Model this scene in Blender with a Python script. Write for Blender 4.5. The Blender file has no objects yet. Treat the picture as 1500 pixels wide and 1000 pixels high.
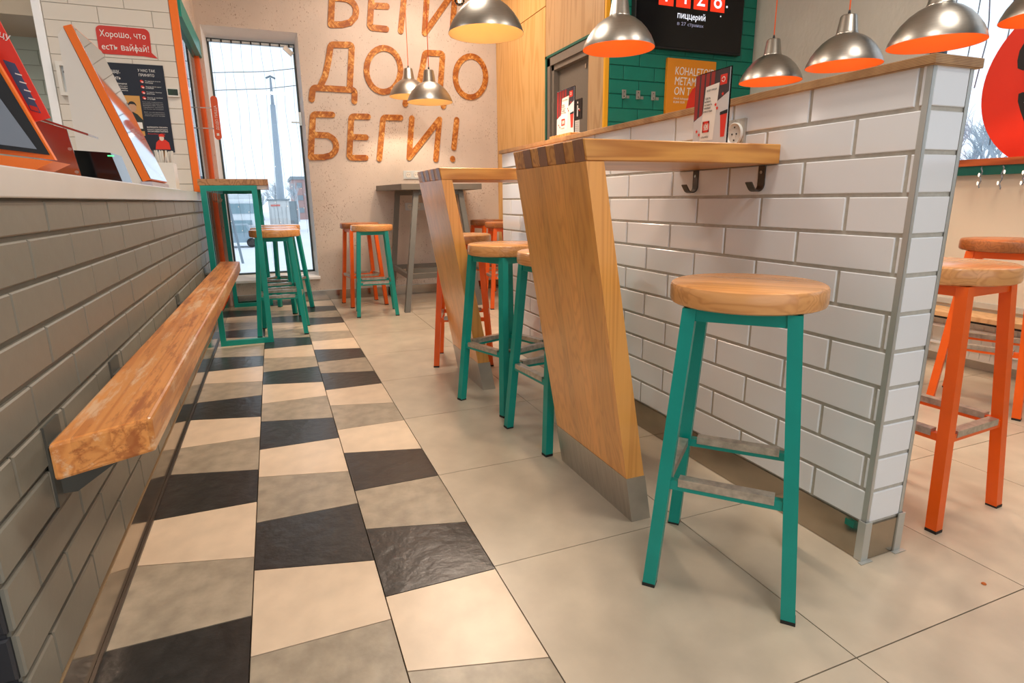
import bpy, bmesh, math, random
from mathutils import Vector, Matrix
from mathutils.geometry import tessellate_polygon
random.seed(7)
S = bpy.context.scene
COL = S.collection
# ------------------------------------------------------------------ camera
cam_d = bpy.data.cameras.new('camera'); cam = bpy.data.objects.new('camera', cam_d); COL.objects.link(cam)
S.camera = cam
yaw, pitch, roll = .38028, -.23997, -.011586
fwd = Vector((math.sin(yaw)*math.cos(pitch), math.cos(yaw)*math.cos(pitch), math.sin(pitch)))
r0 = Vector((math.cos(yaw), -math.sin(yaw), 0)); u0 = r0.cross(fwd)
rr = math.cos(roll)*r0 + math.sin(roll)*u0; uu = -math.sin(roll)*r0 + math.cos(roll)*u0
M = Matrix((rr, uu, -fwd)).transposed().to_4x4(); M.translation = Vector((0, 0, .96))
cam.matrix_world = M
cam_d.sensor_width = 36; cam_d.lens = 36*852/1500; cam_d.clip_start = .02; cam_d.clip_end = 300
# ------------------------------------------------------------------ world / light / exposure
W = bpy.data.worlds.new('overcast_sky'); S.world = W; W.use_nodes = True
bg = W.node_tree.nodes['Background']; bg.inputs[0].default_value = (.76, .88, 1, 1); bg.inputs[1].default_value = 1.4
S.view_settings.view_transform = 'Standard'; S.view_settings.look = 'None'; S.view_settings.gamma = 1
S.view_settings.use_curve_mapping = False
S.view_settings.exposure = .06
def area(name, loc, sx, sy, power, col):
    l = bpy.data.lights.new(name, 'AREA'); l.shape = 'RECTANGLE'; l.size = sx; l.size_y = sy; l.energy = power; l.color = col
    o = bpy.data.objects.new(name, l); o.location = loc; COL.objects.link(o)
    return o
area('ceiling_fill', (.95, .9, 3.12), .3, .5, 27, (1, .91, .80))  # unseen area lights without fixtures, added under the ceiling for general room light
area('ceiling_fill', (.9, 3.4, 3.12), .3, .5, 28, (1, .88, .74))
area('ceiling_fill', (2.6, 1.2, 3.12), .3, .5, 21, (1, .91, .80))
area('ceiling_fill', (1.35, 5.1, 3.12), .6, .3, 31, (1, .80, .64))
area('ceiling_fill', (.2, -1.2, 3.12), .8, .4, 32, (1, .93, .86))
area('ceiling_fill', (-1.7, 3.0, 2.95), .3, 1.0, 20, (1, .94, .86))
# ------------------------------------------------------------------ helpers
def link(o): COL.objects.link(o); return o
def thing(name, label, cat, loc=(0, 0, 0), rotz=0, group=None):
    o = bpy.data.objects.new(name, None); o.empty_display_size = .05; link(o)
    o.location = loc; o.rotation_euler = (0, 0, rotz); tag(o, label, cat, group); return o
def tag(o, label=None, cat=None, group=None, kind=None):
    if label: o['label'] = label
    if cat: o['category'] = cat
    if group: o['group'] = group
    if kind: o['kind'] = kind
    return o
def local(bm, parent):
    if parent is not None and parent.parent is None and not parent.get('_loc'):
        pass
def mesh(name, bm, m, smooth=False):
    bmesh.ops.recalc_face_normals(bm, faces=bm.faces)
    me = bpy.data.meshes.new(name); bm.to_mesh(me); bm.free()
    if m is not None: me.materials.append(m)
    if smooth:
        for p in me.polygons: p.use_smooth = True
        me.set_sharp_from_angle(angle=math.radians(35))
    return me
def obj(name, bm, m, parent=None, smooth=False, world=True, label=None):
    """link a mesh; world=True: geometry is in world coordinates and gets shifted to the parent's frame"""
    if world and parent is not None:
        off = Vector((0, 0, 0)); p = parent
        while p is not None: off += p.location; p = p.parent
        bmesh.ops.translate(bm, verts=bm.verts, vec=-off)
    elif world and parent is None:
        vs = [v.co for v in bm.verts]
        c = Vector(((min(v.x for v in vs)+max(v.x for v in vs))/2, (min(v.y for v in vs)+max(v.y for v in vs))/2, min(v.z for v in vs)))
        bmesh.ops.translate(bm, verts=bm.verts, vec=-c)
    o = bpy.data.objects.new(name, mesh(name, bm, m, smooth)); link(o)
    if parent is not None: o.parent = parent
    elif world: o.location = c
    if label: o['label'] = label
    return o
def struct(name, bm, m): return tag(obj(name, bm, m), kind='structure')
def piece(name, me, loc, parent, rot=None):
    o = bpy.data.objects.new(name, me); link(o); o.parent = parent
    off = Vector((0, 0, 0)); p = parent
    while p is not None: off += p.location; p = p.parent
    o.location = Vector(loc)-off
    if rot: o.rotation_euler = rot
    return o
def tree_copy(o, parent=None):
    c = o.copy(); link(c)
    if parent is not None: c.parent = parent
    for ch in [x for x in ALLCH(o)]: tree_copy(ch, c)
    return c
def ALLCH(o): return [x for x in bpy.data.objects if x.parent == o]
def B(): return bmesh.new()
def box(bm, x0, x1, y0, y1, z0, z1, bev=0):
    r = bmesh.ops.create_cube(bm, size=1, matrix=Matrix.Translation(((x0+x1)/2, (y0+y1)/2, (z0+z1)/2)) @ Matrix.Diagonal((abs(x1-x0), abs(y1-y0), abs(z1-z0), 1)))
    if bev:
        es = list({e for v in r['verts'] for e in v.link_edges})
        bmesh.ops.bevel(bm, geom=es, offset=bev, segments=2, affect='EDGES', profile=.5)
    return bm
def prism(bm, pts, n, d):
    """closed polygon pts (3D) extruded along vector d"""
    d = Vector(d); a = [bm.verts.new(Vector(p)) for p in pts]; b = [bm.verts.new(Vector(p)+d) for p in pts]
    if len(a) > 4:
        for t in tessellate_polygon([[Vector(p) for p in pts]]):
            bm.faces.new([a[i] for i in t]); bm.faces.new([b[i] for i in t[::-1]])
    else: bm.faces.new(a); bm.faces.new(b[::-1])
    for i in range(len(a)):
        j = (i+1) % len(a); bm.faces.new((a[i], b[i], b[j], a[j]))
    return bm
def bar(bm, p, q, w, h=None, up=(0, 0, 1)):
    """square tube between two points"""
    h = h or w; p = Vector(p); q = Vector(q); d = (q-p).normalized(); up = Vector(up)
    s = d.cross(up)
    if s.length < 1e-3: s = Vector((1, 0, 0))
    s.normalize(); t = s.cross(d).normalized()
    vs = []
    for c in (p, q):
        for a, b in ((-1, -1), (1, -1), (1, 1), (-1, 1)): vs.append(bm.verts.new(c+s*a*w/2+t*b*h/2))
    for f in ((0, 1, 2, 3), (7, 6, 5, 4), (0, 4, 5, 1), (1, 5, 6, 2), (2, 6, 7, 3), (3, 7, 4, 0)): bm.faces.new([vs[i] for i in f])
    return bm
def vleg(bm, p, q, w):
    """tube whose ends are cut level, square section in plan"""
    vs = []
    for c in (Vector(p), Vector(q)):
        for a, b in ((-1, -1), (1, -1), (1, 1), (-1, 1)): vs.append(bm.verts.new(c+Vector((a*w/2, b*w/2, 0))))
    for f in ((0, 1, 2, 3), (7, 6, 5, 4), (0, 4, 5, 1), (1, 5, 6, 2), (2, 6, 7, 3), (3, 7, 4, 0)): bm.faces.new([vs[i] for i in f])
    return bm
def tube(bm, pts, r, n=8):
    pts = [Vector(p) for p in pts]; rings = []
    for i, p in enumerate(pts):
        d = (pts[min(i+1, len(pts)-1)]-pts[max(i-1, 0)]).normalized()
        s = d.cross(Vector((0, 0, 1)))
        if s.length < 1e-3: s = d.cross(Vector((0, 1, 0)))
        s.normalize(); t = s.cross(d)
        ri = r[i] if isinstance(r, (list, tuple)) else r
        rings.append([bm.verts.new(p+s*ri*math.cos(2*math.pi*k/n)+t*ri*math.sin(2*math.pi*k/n)) for k in range(n)])
    for a, b in zip(rings, rings[1:]):
        for k in range(n): bm.faces.new((a[k], a[(k+1) % n], b[(k+1) % n], b[k]))
    bm.faces.new(rings[0][::-1]); bm.faces.new(rings[-1]); return bm
def lathe(bm, prof, n=48, c=(0, 0, 0)):
    c = Vector(c); rings = []
    for r, z in prof:
        if r < 1e-5: rings.append([bm.verts.new(c+Vector((0, 0, z)))])
        else: rings.append([bm.verts.new(c+Vector((r*math.cos(2*math.pi*k/n), r*math.sin(2*math.pi*k/n), z))) for k in range(n)])
    for a, b in zip(rings, rings[1:]):
        for k in range(n):
            j = (k+1) % n
            if len(a) == 1 and len(b) == 1: continue
            if len(a) == 1: bm.faces.new((a[0], b[j], b[k]))
            elif len(b) == 1: bm.faces.new((a[k], a[j], b[0]))
            else: bm.faces.new((a[k], a[j], b[j], b[k]))
    return bm
def tile_mesh(name, ax, w, h, t, ch, m):
    """chamfered tile; ax = outward normal axis ('+x','-x','-y','+z'); w along the wall, h up; origin at centre of the back face"""
    bm = B(); L = []
    for d, i in ((0, 0), (t-ch, 0), (t, ch)):
        for a, b in ((-1, -1), (1, -1), (1, 1), (-1, 1)):
            u, v = a*(w/2-i), b*(h/2-i)
            co = {'+x': (d, u, v), '-x': (-d, u, v), '-y': (u, -d, v), '+z': (u, v, d)}[ax]; L.append(bm.verts.new(co))
    bm.faces.new([L[i] for i in (0, 1, 2, 3)]); bm.faces.new([L[i] for i in (8, 9, 10, 11)])
    for k in (0, 4):
        for i in range(4):
            j = (i+1) % 4; bm.faces.new((L[k+i], L[k+j], L[k+4+j], L[k+4+i]))
    return mesh(name, bm, m)
def stroke(bm, pts, w, d0, d1, mapf):
    """flat band with round caps and joints along a 2-D path, extruded from depth d0 to d1"""
    pts = [Vector(p) for p in pts]
    def poly(ps):
        a = [bm.verts.new(mapf(p.x, p.y, d0)) for p in ps]; b = [bm.verts.new(mapf(p.x, p.y, d1)) for p in ps]
        bm.faces.new(a); bm.faces.new(b[::-1])
        for i in range(len(a)):
            j = (i+1) % len(a); bm.faces.new((a[i], b[i], b[j], a[j]))
    n = len(pts); L = []; R = []
    for i in range(n):
        e = (pts[i]-pts[i-1]).normalized() if i else None
        f = (pts[i+1]-pts[i]).normalized() if i < n-1 else None
        if e is None: nn = Vector((-f.y, f.x)); k = 1
        elif f is None: nn = Vector((-e.y, e.x)); k = 1
        else:
            nn = Vector((-e.y-f.y, e.x+f.x)).normalized(); k = 1/max(.42, nn.dot(Vector((-e.y, e.x))))
        L.append(pts[i]+nn*k*w/2); R.append(pts[i]-nn*k*w/2)
    # caps are part of one outline
    def cap(c, fr, n_=7):
        a0 = math.atan2(fr.y-c.y, fr.x-c.x)
        return [Vector((c.x+w/2*math.cos(a0+s*math.pi/n_), c.y+w/2*math.sin(a0+s*math.pi/n_))) for s in range(1, n_)]
    capE = cap(pts[-1], R[-1]); capS = cap(pts[0], L[0])
    def strip(ps, qs):
        for i in range(len(ps)-1): quad((ps[i], ps[i+1], qs[i+1], qs[i]))
    va = {}
    def V(p, d):
        k = (round(p.x, 5), round(p.y, 5), d)
        if k not in va: va[k] = bm.verts.new(mapf(p.x, p.y, d))
        return va[k]
    def face(ps):
        for d in (d0, d1):
            try: bm.faces.new([V(p, d) for p in ps])
            except ValueError: pass
    for i in range(n-1): face([L[i], L[i+1], R[i+1], R[i]])
    face([R[-1]]+capE+[L[-1]]); face([L[0]]+capS+[R[0]])
    rim = L+capE[::-1]+R[::-1]+capS[::-1]
    for i in range(len(rim)):
        j = (i+1) % len(rim)
        try: bm.faces.new((V(rim[i], d0), V(rim[j], d0), V(rim[j], d1), V(rim[i], d1)))
        except ValueError: pass
    return bm
def text(name, body, pos, size, m, parent, right=(1, 0, 0), up=(0, 0, 1), align='LEFT', shear=0, width=None, height=None, label=None, ex=.0006):
    # some Cyrillic outlines of the built-in font fill badly: draw them with their Latin twins
    body = body.translate(str.maketrans('еаосрхЕ', 'eaocpxE'))
    def raw(b):
        c = bpy.data.curves.new(name, 'FONT'); c.body = b; c.size = 1; c.align_x = align; c.shear = shear; c.extrude = ex/size; c.resolution_u = 4
        t = bpy.data.objects.new('tmp', c); link(t); dg = bpy.context.evaluated_depsgraph_get()
        m_ = bpy.data.meshes.new_from_object(t.evaluated_get(dg)); bpy.data.objects.remove(t); return m_
    stems = []
    for i_, ch in enumerate(body):
        if ch == 'ф':
            X = [max(v.co.x for v in raw(body[:i_].replace('ф', 'o')+q).vertices) for q in ('', 'o')]; stems.append(X[0]*.44+X[1]*.56)
    me = raw(body.replace('ф', 'o'))
    if stems:
        b2 = bmesh.new(); b2.from_mesh(me)
        for X in stems: box(b2, X-.045, X+.045, -.2, .74, -ex/size, ex/size*1.05)
        b2.to_mesh(me); b2.free()
    me.name = name; me.materials.clear(); me.materials.append(m)
    for v in me.vertices: v.co *= size
    sx = sy = 1
    if me.vertices:
        xs = [v.co.x for v in me.vertices]; ys = [v.co.y for v in me.vertices]
        if width: sx = width/(max(xs)-min(xs)); sy = sx
        if height: sy = height/(max(ys)-min(ys)); sx = sx if width else sy
    R_ = Vector(right).normalized(); U_ = Vector(up).normalized(); N_ = R_.cross(U_)
    for v in me.vertices: v.co = R_*v.co.x*sx+U_*v.co.y*sy+N_*v.co.z
    o = piece(name, me, pos, parent)
    if label: o['label'] = label
    return o
def plate(name, m, parent, origin, right, up, w, h, t=.0008, label=None):
    """thin rectangle with real thickness; origin = lower left of the front face"""
    R_ = Vector(right).normalized(); U_ = Vector(up).normalized(); N_ = R_.cross(U_); o = Vector(origin)
    bm = B(); prism(bm, [o, o+R_*w, o+R_*w+U_*h, o+U_*h], None, -N_*t)
    return obj(name, bm, m, parent, label=label)
def polyplate(name, m, parent, pts, d, label=None):
    bm = B(); prism(bm, pts, None, d); return obj(name, bm, m, parent, label=label)
# ------------------------------------------------------------------ materials
def srgb(r, g, b):
    f = lambda c: (c/255/12.92) if c/255 <= .04045 else ((c/255+.055)/1.055)**2.4
    return (f(r), f(g), f(b), 1)
def nodes(name):
    m = bpy.data.materials.new(name); m.use_nodes = True; nt = m.node_tree
    return m, nt, nt.nodes['Principled BSDF']
def N(nt, t, **kw):
    n = nt.nodes.new(t)
    for k, v in kw.items(): setattr(n, k, v)
    return n
def mat(name, col, rough=.5, metal=0, var=0, bump=0, scale=20, coat=0, rnd=0, emit=None, es=1, spec=.5, stretch=None):
    m, nt, p = nodes(name); p.inputs['Base Color'].default_value = col; p.inputs['Roughness'].default_value = rough
    p.inputs['Metallic'].default_value = metal; p.inputs['Coat Weight'].default_value = coat; p.inputs['Specular IOR Level'].default_value = spec
    if emit: p.inputs['Emission Color'].default_value = emit; p.inputs['Emission Strength'].default_value = es
    L = nt.links
    if var or bump:
        tc = N(nt, 'ShaderNodeTexCoord'); mp = N(nt, 'ShaderNodeMapping'); L.new(tc.outputs['Object'], mp.inputs[0])
        if stretch: mp.inputs['Scale'].default_value = stretch
        no = N(nt, 'ShaderNodeTexNoise'); no.inputs['Scale'].default_value = scale; no.inputs['Detail'].default_value = 6; L.new(mp.outputs[0], no.inputs[0])
    src = None
    if var:
        hs = N(nt, 'ShaderNodeHueSaturation'); hs.inputs['Color'].default_value = col
        mr = N(nt, 'ShaderNodeMapRange'); mr.inputs['From Min'].default_value = .3; mr.inputs['From Max'].default_value = .7
        mr.inputs['To Min'].default_value = 1-var; mr.inputs['To Max'].default_value = 1+var
        L.new(no.outputs[0], mr.inputs[0]); L.new(mr.outputs[0], hs.inputs['Value']); L.new(hs.outputs[0], p.inputs['Base Color']); src = hs
    if rnd:
        oi = N(nt, 'ShaderNodeObjectInfo'); h2 = N(nt, 'ShaderNodeHueSaturation'); m2 = N(nt, 'ShaderNodeMapRange')
        m2.inputs['To Min'].default_value = 1-rnd; m2.inputs['To Max'].default_value = 1+rnd
        L.new(oi.outputs['Random'], m2.inputs[0]); L.new(m2.outputs[0], h2.inputs['Value'])
        if src: L.new(src.outputs[0], h2.inputs['Color'])
        else: h2.inputs['Color'].default_value = col
        L.new(h2.outputs[0], p.inputs['Base Color'])
    if bump:
        bu = N(nt, 'ShaderNodeBump'); bu.inputs['Strength'].default_value = bump; bu.inputs['Distance'].default_value = .004
        L.new(no.outputs[0], bu.inputs['Height']); L.new(bu.outputs[0], p.inputs['Normal'])
    return m
def wood(name, c1, c2, axis, strip=None, w=.04, rough=.4, stain=0, grain=1.0, offset=0, con=1.0, coat=0, st=.09):
    """laminated timber: axis = grain direction 0/1/2, strip = axis across which staves of width w alternate"""
    m, nt, p = nodes(name); L = nt.links; p.inputs['Roughness'].default_value = rough
    tc = N(nt, 'ShaderNodeTexCoord'); sep = N(nt, 'ShaderNodeSeparateXYZ'); L.new(tc.outputs['Object'], sep.inputs[0])
    wn = N(nt, 'ShaderNodeTexWhiteNoise', noise_dimensions='1D')
    oi = N(nt, 'ShaderNodeObjectInfo')
    if strip is not None:
        d = N(nt, 'ShaderNodeMath', operation='MULTIPLY_ADD'); d.inputs[1].default_value = 1/w; d.inputs[2].default_value = 100+offset; L.new(sep.outputs[strip], d.inputs[0])
        fl = N(nt, 'ShaderNodeMath', operation='FLOOR'); L.new(d.outputs[0], fl.inputs[0])
        ad = N(nt, 'ShaderNodeMath', operation='MULTIPLY_ADD'); ad.inputs[1].default_value = 37.7; L.new(oi.outputs['Random'], ad.inputs[0]); L.new(fl.outputs[0], ad.inputs[2])
        L.new(ad.outputs[0], wn.inputs['W'])
    else:
        L.new(oi.outputs['Random'], wn.inputs['W'])
    mp = N(nt, 'ShaderNodeMapping'); L.new(tc.outputs['Object'], mp.inputs[0])
    sc = [1, 1, 1]; sc[axis] = st; p.inputs['Coat Weight'].default_value = coat; p.inputs['Coat Roughness'].default_value = .22; mp.inputs['Scale'].default_value = sc
    no = N(nt, 'ShaderNodeTexNoise', noise_dimensions='4D'); no.inputs['Scale'].default_value = 9*grain; no.inputs['Detail'].default_value = 2; no.inputs['Distortion'].default_value = .4
    wm = N(nt, 'ShaderNodeMath', operation='MULTIPLY'); wm.inputs[1].default_value = 23; L.new(wn.outputs['Value'], wm.inputs[0])
    L.new(mp.outputs[0], no.inputs['Vector']); L.new(wm.outputs[0], no.inputs['W'])
    # growth rings = contour lines of the stretched noise
    rg = N(nt, 'ShaderNodeMath', operation='MULTIPLY'); rg.inputs[1].default_value = 75; L.new(no.outputs[0], rg.inputs[0])
    sn = N(nt, 'ShaderNodeMath', operation='SINE'); L.new(rg.outputs[0], sn.inputs[0])
    mr = N(nt, 'ShaderNodeMapRange'); mr.inputs['From Min'].default_value = -.6; mr.inputs['From Max'].default_value = 1; L.new(sn.outputs[0], mr.inputs[0])
    pw = N(nt, 'ShaderNodeMath', operation='POWER'); pw.inputs[1].default_value = 1.8; L.new(mr.outputs[0], pw.inputs[0])
    f2 = N(nt, 'ShaderNodeTexNoise'); f2.inputs['Scale'].default_value = 160; f2.inputs['Detail'].default_value = 3; L.new(mp.outputs[0], f2.inputs['Vector'])
    mm = N(nt, 'ShaderNodeMath', operation='MULTIPLY_ADD'); mm.inputs[1].default_value = .5*max(.45, con); L.new(f2.outputs[0], mm.inputs[0])
    sub = N(nt, 'ShaderNodeMath', operation='MULTIPLY_ADD'); sub.inputs[1].default_value = .75*con; sub.inputs[2].default_value = -.22*con+.1*(1-con)
    L.new(pw.outputs[0], sub.inputs[0]); L.new(sub.outputs[0], mm.inputs[2])
    mix = N(nt, 'ShaderNodeMix', data_type='RGBA'); mix.inputs['A'].default_value = c1; mix.inputs['B'].default_value = c2
    L.new(mm.outputs[0], mix.inputs['Factor'])
    hs = N(nt, 'ShaderNodeHueSaturation'); m3 = N(nt, 'ShaderNodeMapRange'); m3.inputs['To Min'].default_value = .84; m3.inputs['To Max'].default_value = 1.10
    L.new(wn.outputs['Value'], m3.inputs[0]); L.new(m3.outputs[0], hs.inputs['Value']); L.new(mix.outputs['Result'], hs.inputs['Color'])
    last = hs.outputs[0]
    if stain:
        n3 = N(nt, 'ShaderNodeTexNoise'); n3.inputs['Scale'].default_value = 6; n3.inputs['Detail'].default_value = 8; n3.inputs['Roughness'].default_value = .7
        mp3 = N(nt, 'ShaderNodeMapping'); s3 = [3.2, 3.2, 3.2]; s3[axis] = .42; mp3.inputs['Scale'].default_value = s3; L.new(tc.outputs['Object'], mp3.inputs[0]); L.new(mp3.outputs[0], n3.inputs['Vector'])
        for lo, hi, colr, fac in ((.53, .60, srgb(140, 62, 26), .6*stain), (.46, .38, srgb(238, 204, 166), .7*stain)):
            m4 = N(nt, 'ShaderNodeMapRange'); m4.inputs['From Min'].default_value = lo; m4.inputs['From Max'].default_value = hi; m4.inputs['To Max'].default_value = fac
            L.new(n3.outputs[0], m4.inputs[0]); x = N(nt, 'ShaderNodeMix', data_type='RGBA'); x.inputs['B'].default_value = colr
            L.new(m4.outputs[0], x.inputs['Factor']); L.new(last, x.inputs['A']); last = x.outputs['Result']
    L.new(last, p.inputs['Base Color'])
    bu = N(nt, 'ShaderNodeBump'); bu.inputs['Strength'].default_value = .12; bu.inputs['Distance'].default_value = .002; L.new(mm.outputs[0], bu.inputs['Height']); L.new(bu.outputs[0], p.inputs['Normal'])
    return m
def glass(name, refl=.12, tint=(1, 1, 1, 1), rough=.0):
    m, nt, p = nodes(name); nt.nodes.remove(p); out = nt.nodes['Material Output']
    t = N(nt, 'ShaderNodeBsdfTransparent'); t.inputs[0].default_value = tint
    g = N(nt, 'ShaderNodeBsdfGlossy'); g.inputs['Roughness'].default_value = rough
    fr = N(nt, 'ShaderNodeFresnel'); fr.inputs[0].default_value = 1.5
    mx = N(nt, 'ShaderNodeMixShader'); nt.links.new(fr.outputs[0], mx.inputs[0]); nt.links.new(t.outputs[0], mx.inputs[1]); nt.links.new(g.outputs[0], mx.inputs[2]); nt.links.new(mx.outputs[0], out.inputs[0])
    return m
def stucco(name, col, pit, pitcol, bump=.5, sc=30):
    m, nt, p = nodes(name); L = nt.links; p.inputs['Roughness'].default_value = .85
    tc = N(nt, 'ShaderNodeTexCoord'); a = N(nt, 'ShaderNodeTexNoise'); a.inputs['Scale'].default_value = 2.2; a.inputs['Detail'].default_value = 7; L.new(tc.outputs['Object'], a.inputs['Vector'])
    hs = N(nt, 'ShaderNodeHueSaturation'); hs.inputs['Color'].default_value = col; mr = N(nt, 'ShaderNodeMapRange'); mr.inputs['From Min'].default_value = .3; mr.inputs['From Max'].default_value = .7
    mr.inputs['To Min'].default_value = .9; mr.inputs['To Max'].default_value = 1.08; L.new(a.outputs[0], mr.inputs[0]); L.new(mr.outputs[0], hs.inputs['Value'])
    mp = N(nt, 'ShaderNodeMapping'); mp.inputs['Scale'].default_value = (1, 1, .55); L.new(tc.outputs['Object'], mp.inputs[0])
    b = N(nt, 'ShaderNodeTexNoise'); b.inputs['Scale'].default_value = sc; b.inputs['Detail'].default_value = 4; b.inputs['Roughness'].default_value = .6; L.new(mp.outputs[0], b.inputs['Vector'])
    c = N(nt, 'ShaderNodeTexNoise'); c.inputs['Scale'].default_value = 3.5; L.new(tc.outputs['Object'], c.inputs['Vector'])
    ad = N(nt, 'ShaderNodeMath', operation='MULTIPLY_ADD'); ad.inputs[1].default_value = .25; L.new(c.outputs[0], ad.inputs[0]); L.new(b.outputs[0], ad.inputs[2])
    m2 = N(nt, 'ShaderNodeMapRange'); m2.inputs['From Min'].default_value = pit; m2.inputs['From Max'].default_value = pit+.03; L.new(ad.outputs[0], m2.inputs[0])
    mx = N(nt, 'ShaderNodeMix', data_type='RGBA'); L.new(m2.outputs[0], mx.inputs['Factor']); L.new(hs.outputs[0], mx.inputs['A']); mx.inputs['B'].default_value = pitcol
    L.new(mx.outputs['Result'], p.inputs['Base Color'])
    inv = N(nt, 'ShaderNodeMath', operation='SUBTRACT'); L.new(b.outputs[0], inv.inputs[0]); L.new(m2.outputs[0], inv.inputs[1])
    bu = N(nt, 'ShaderNodeBump'); bu.inputs['Strength'].default_value = bump; bu.inputs['Distance'].default_value = .003; L.new(inv.outputs[0], bu.inputs['Height']); L.new(bu.outputs[0], p.inputs['Normal'])
    return m
def osb(name):
    m, nt, p = nodes(name); L = nt.links; p.inputs['Roughness'].default_value = .55
    tc = N(nt, 'ShaderNodeTexCoord'); outs = []
    for rot, sc in (((0, .6, 0), (70, 60, 15)), ((0, -.7, 0), (64, 60, 13)), ((0, 1.5, 0), (76, 60, 17))):
        mp = N(nt, 'ShaderNodeMapping'); mp.vector_type = 'TEXTURE'; mp.inputs['Rotation'].default_value = rot; mp.inputs['Scale'].default_value = [1/q for q in sc]; L.new(tc.outputs['Object'], mp.inputs[0])
        v = N(nt, 'ShaderNodeTexVoronoi'); v.inputs['Scale'].default_value = 1; v.inputs['Randomness'].default_value = 1; L.new(mp.outputs[0], v.inputs['Vector'])
        sp = N(nt, 'ShaderNodeSeparateColor'); L.new(v.outputs['Color'], sp.inputs[0]); outs.append(sp.outputs[0])
    a = N(nt, 'ShaderNodeMath', operation='MULTIPLY'); L.new(outs[0], a.inputs[0]); L.new(outs[1], a.inputs[1])
    b = N(nt, 'ShaderNodeMath', operation='MULTIPLY_ADD'); b.inputs[1].default_value = .35; L.new(outs[2], b.inputs[0]); L.new(a.outputs[0], b.inputs[2])
    r = N(nt, 'ShaderNodeValToRGB'); cr = r.color_ramp; cr.elements[0].position = .05; cr.elements[0].color = srgb(150, 76, 20); cr.elements[1].position = 1.0; cr.elements[1].color = srgb(226, 172, 96)
    e = cr.elements.new(.35); e.color = srgb(180, 108, 34)
    e = cr.elements.new(.7); e.color = srgb(206, 136, 60)
    L.new(b.outputs[0], r.inputs[0]); L.new(r.outputs[0], p.inputs['Base Color']); return m
def brushed(name, col, rough, stretch, scale=60, var=.12, bump=.05):
    return mat(name, col, rough, 1, var=var, bump=bump, scale=scale, stretch=stretch)
M_large = mat('porcelain_floor', srgb(196, 182, 162), .30, var=.12, bump=.06, scale=7, rnd=.05)
M_white = mat('cream_stone_tile', srgb(226, 204, 178), .30, var=.08, bump=.12, scale=12, rnd=.04)
M_grey = mat('grey_stone_tile', srgb(168, 155, 136), .34, var=.2, bump=.4, scale=18, rnd=.07)
M_black = mat('slate_tile', srgb(50, 49, 48), .28, var=.3, bump=.55, scale=26, rnd=.1)
M_grout = mat('dark_grout', srgb(112, 98, 82), .9)
M_wtile = mat('white_glazed_tile', srgb(242, 244, 247), .1, rnd=.012, spec=.6)
M_grt2 = mat('grey_grout', srgb(196, 191, 180), .9, var=.08, scale=60, bump=.2)
M_gbrick = mat('grey_painted_brick', srgb(134, 131, 120), .42, var=.03, scale=24, bump=.18, rnd=.025)
M_gjoint = mat('grey_painted_joint', srgb(122, 119, 108), .6, var=.05, scale=30)
M_dbrick = mat('charcoal_brick', srgb(52, 54, 60), .45, var=.05, bump=.15, rnd=.05)
M_tbrick = mat('teal_painted_brick', srgb(0, 118, 98), .42, var=.04, scale=24, bump=.15, rnd=.03)
M_tjoint = mat('teal_painted_joint', srgb(0, 92, 76), .6)
M_teal = mat('teal_powder_coat', srgb(0, 150, 136), .38, var=.05, scale=12, bump=.03)
M_orange = mat('orange_powder_coat', srgb(242, 98, 14), .38, var=.05, scale=12, bump=.03)
M_steel = mat('brushed_steel', srgb(186, 180, 170), .32, .75, var=.14, bump=.05, scale=8, stretch=(1, 30, 1))
M_plinth = brushed('worn_steel_plinth', srgb(172, 163, 150), .15, (1, 1, 1), 6, .12, .04)
M_footrail = mat('scuffed_steel', srgb(182, 176, 166), .3, .65, var=.3, bump=.2, scale=45)
M_alu = mat('anodised_aluminium', srgb(196, 198, 194), .36, .45, var=.04, scale=8)
M_black_r = mat('black_rubber', srgb(28, 27, 26), .6)
M_seat = wood('laminated_seat_wood', srgb(232, 168, 104), srgb(174, 100, 46), 0, 1, .045, .26, grain=1.6, con=.4, st=.05, coat=.3)
M_seat2 = wood('dark_laminated_seat_wood', srgb(176, 106, 58), srgb(112, 58, 24), 0, 1, .045, .3, grain=1.6, con=.5, st=.05)
M_slab = wood('larch_board', srgb(224, 158, 78), srgb(172, 98, 36), 0, 1, .1, .34, grain=1.1, con=.8, st=.07, coat=.15)
M_leg = wood('larch_leg_staves', srgb(244, 172, 88), srgb(204, 124, 50), 2, 1, .042, .3, grain=1.5, con=.45, st=.02, coat=.5)
M_finger = wood('dark_end_grain', srgb(150, 98, 60), srgb(112, 66, 36), 2, None, 1, .35, grain=2, con=.4, coat=.4)
M_bench = wood('worn_bench_wood', srgb(226, 152, 82), srgb(176, 92, 36), 1, 0, .05, .32, stain=1, grain=1.2, con=.6, st=.03, coat=.2)
M_oak = wood('oak_counter_wood', srgb(186, 138, 92), srgb(140, 94, 56), 1, 1, .12, .4)
M_ply = wood('birch_plywood_face', srgb(226, 178, 112), srgb(208, 154, 84), 2, None, 1, .42, grain=.5)
M_plypale = wood('pale_plywood_face', srgb(206, 166, 120), srgb(184, 142, 96), 2, None, 1, .45, grain=.5)
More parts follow.
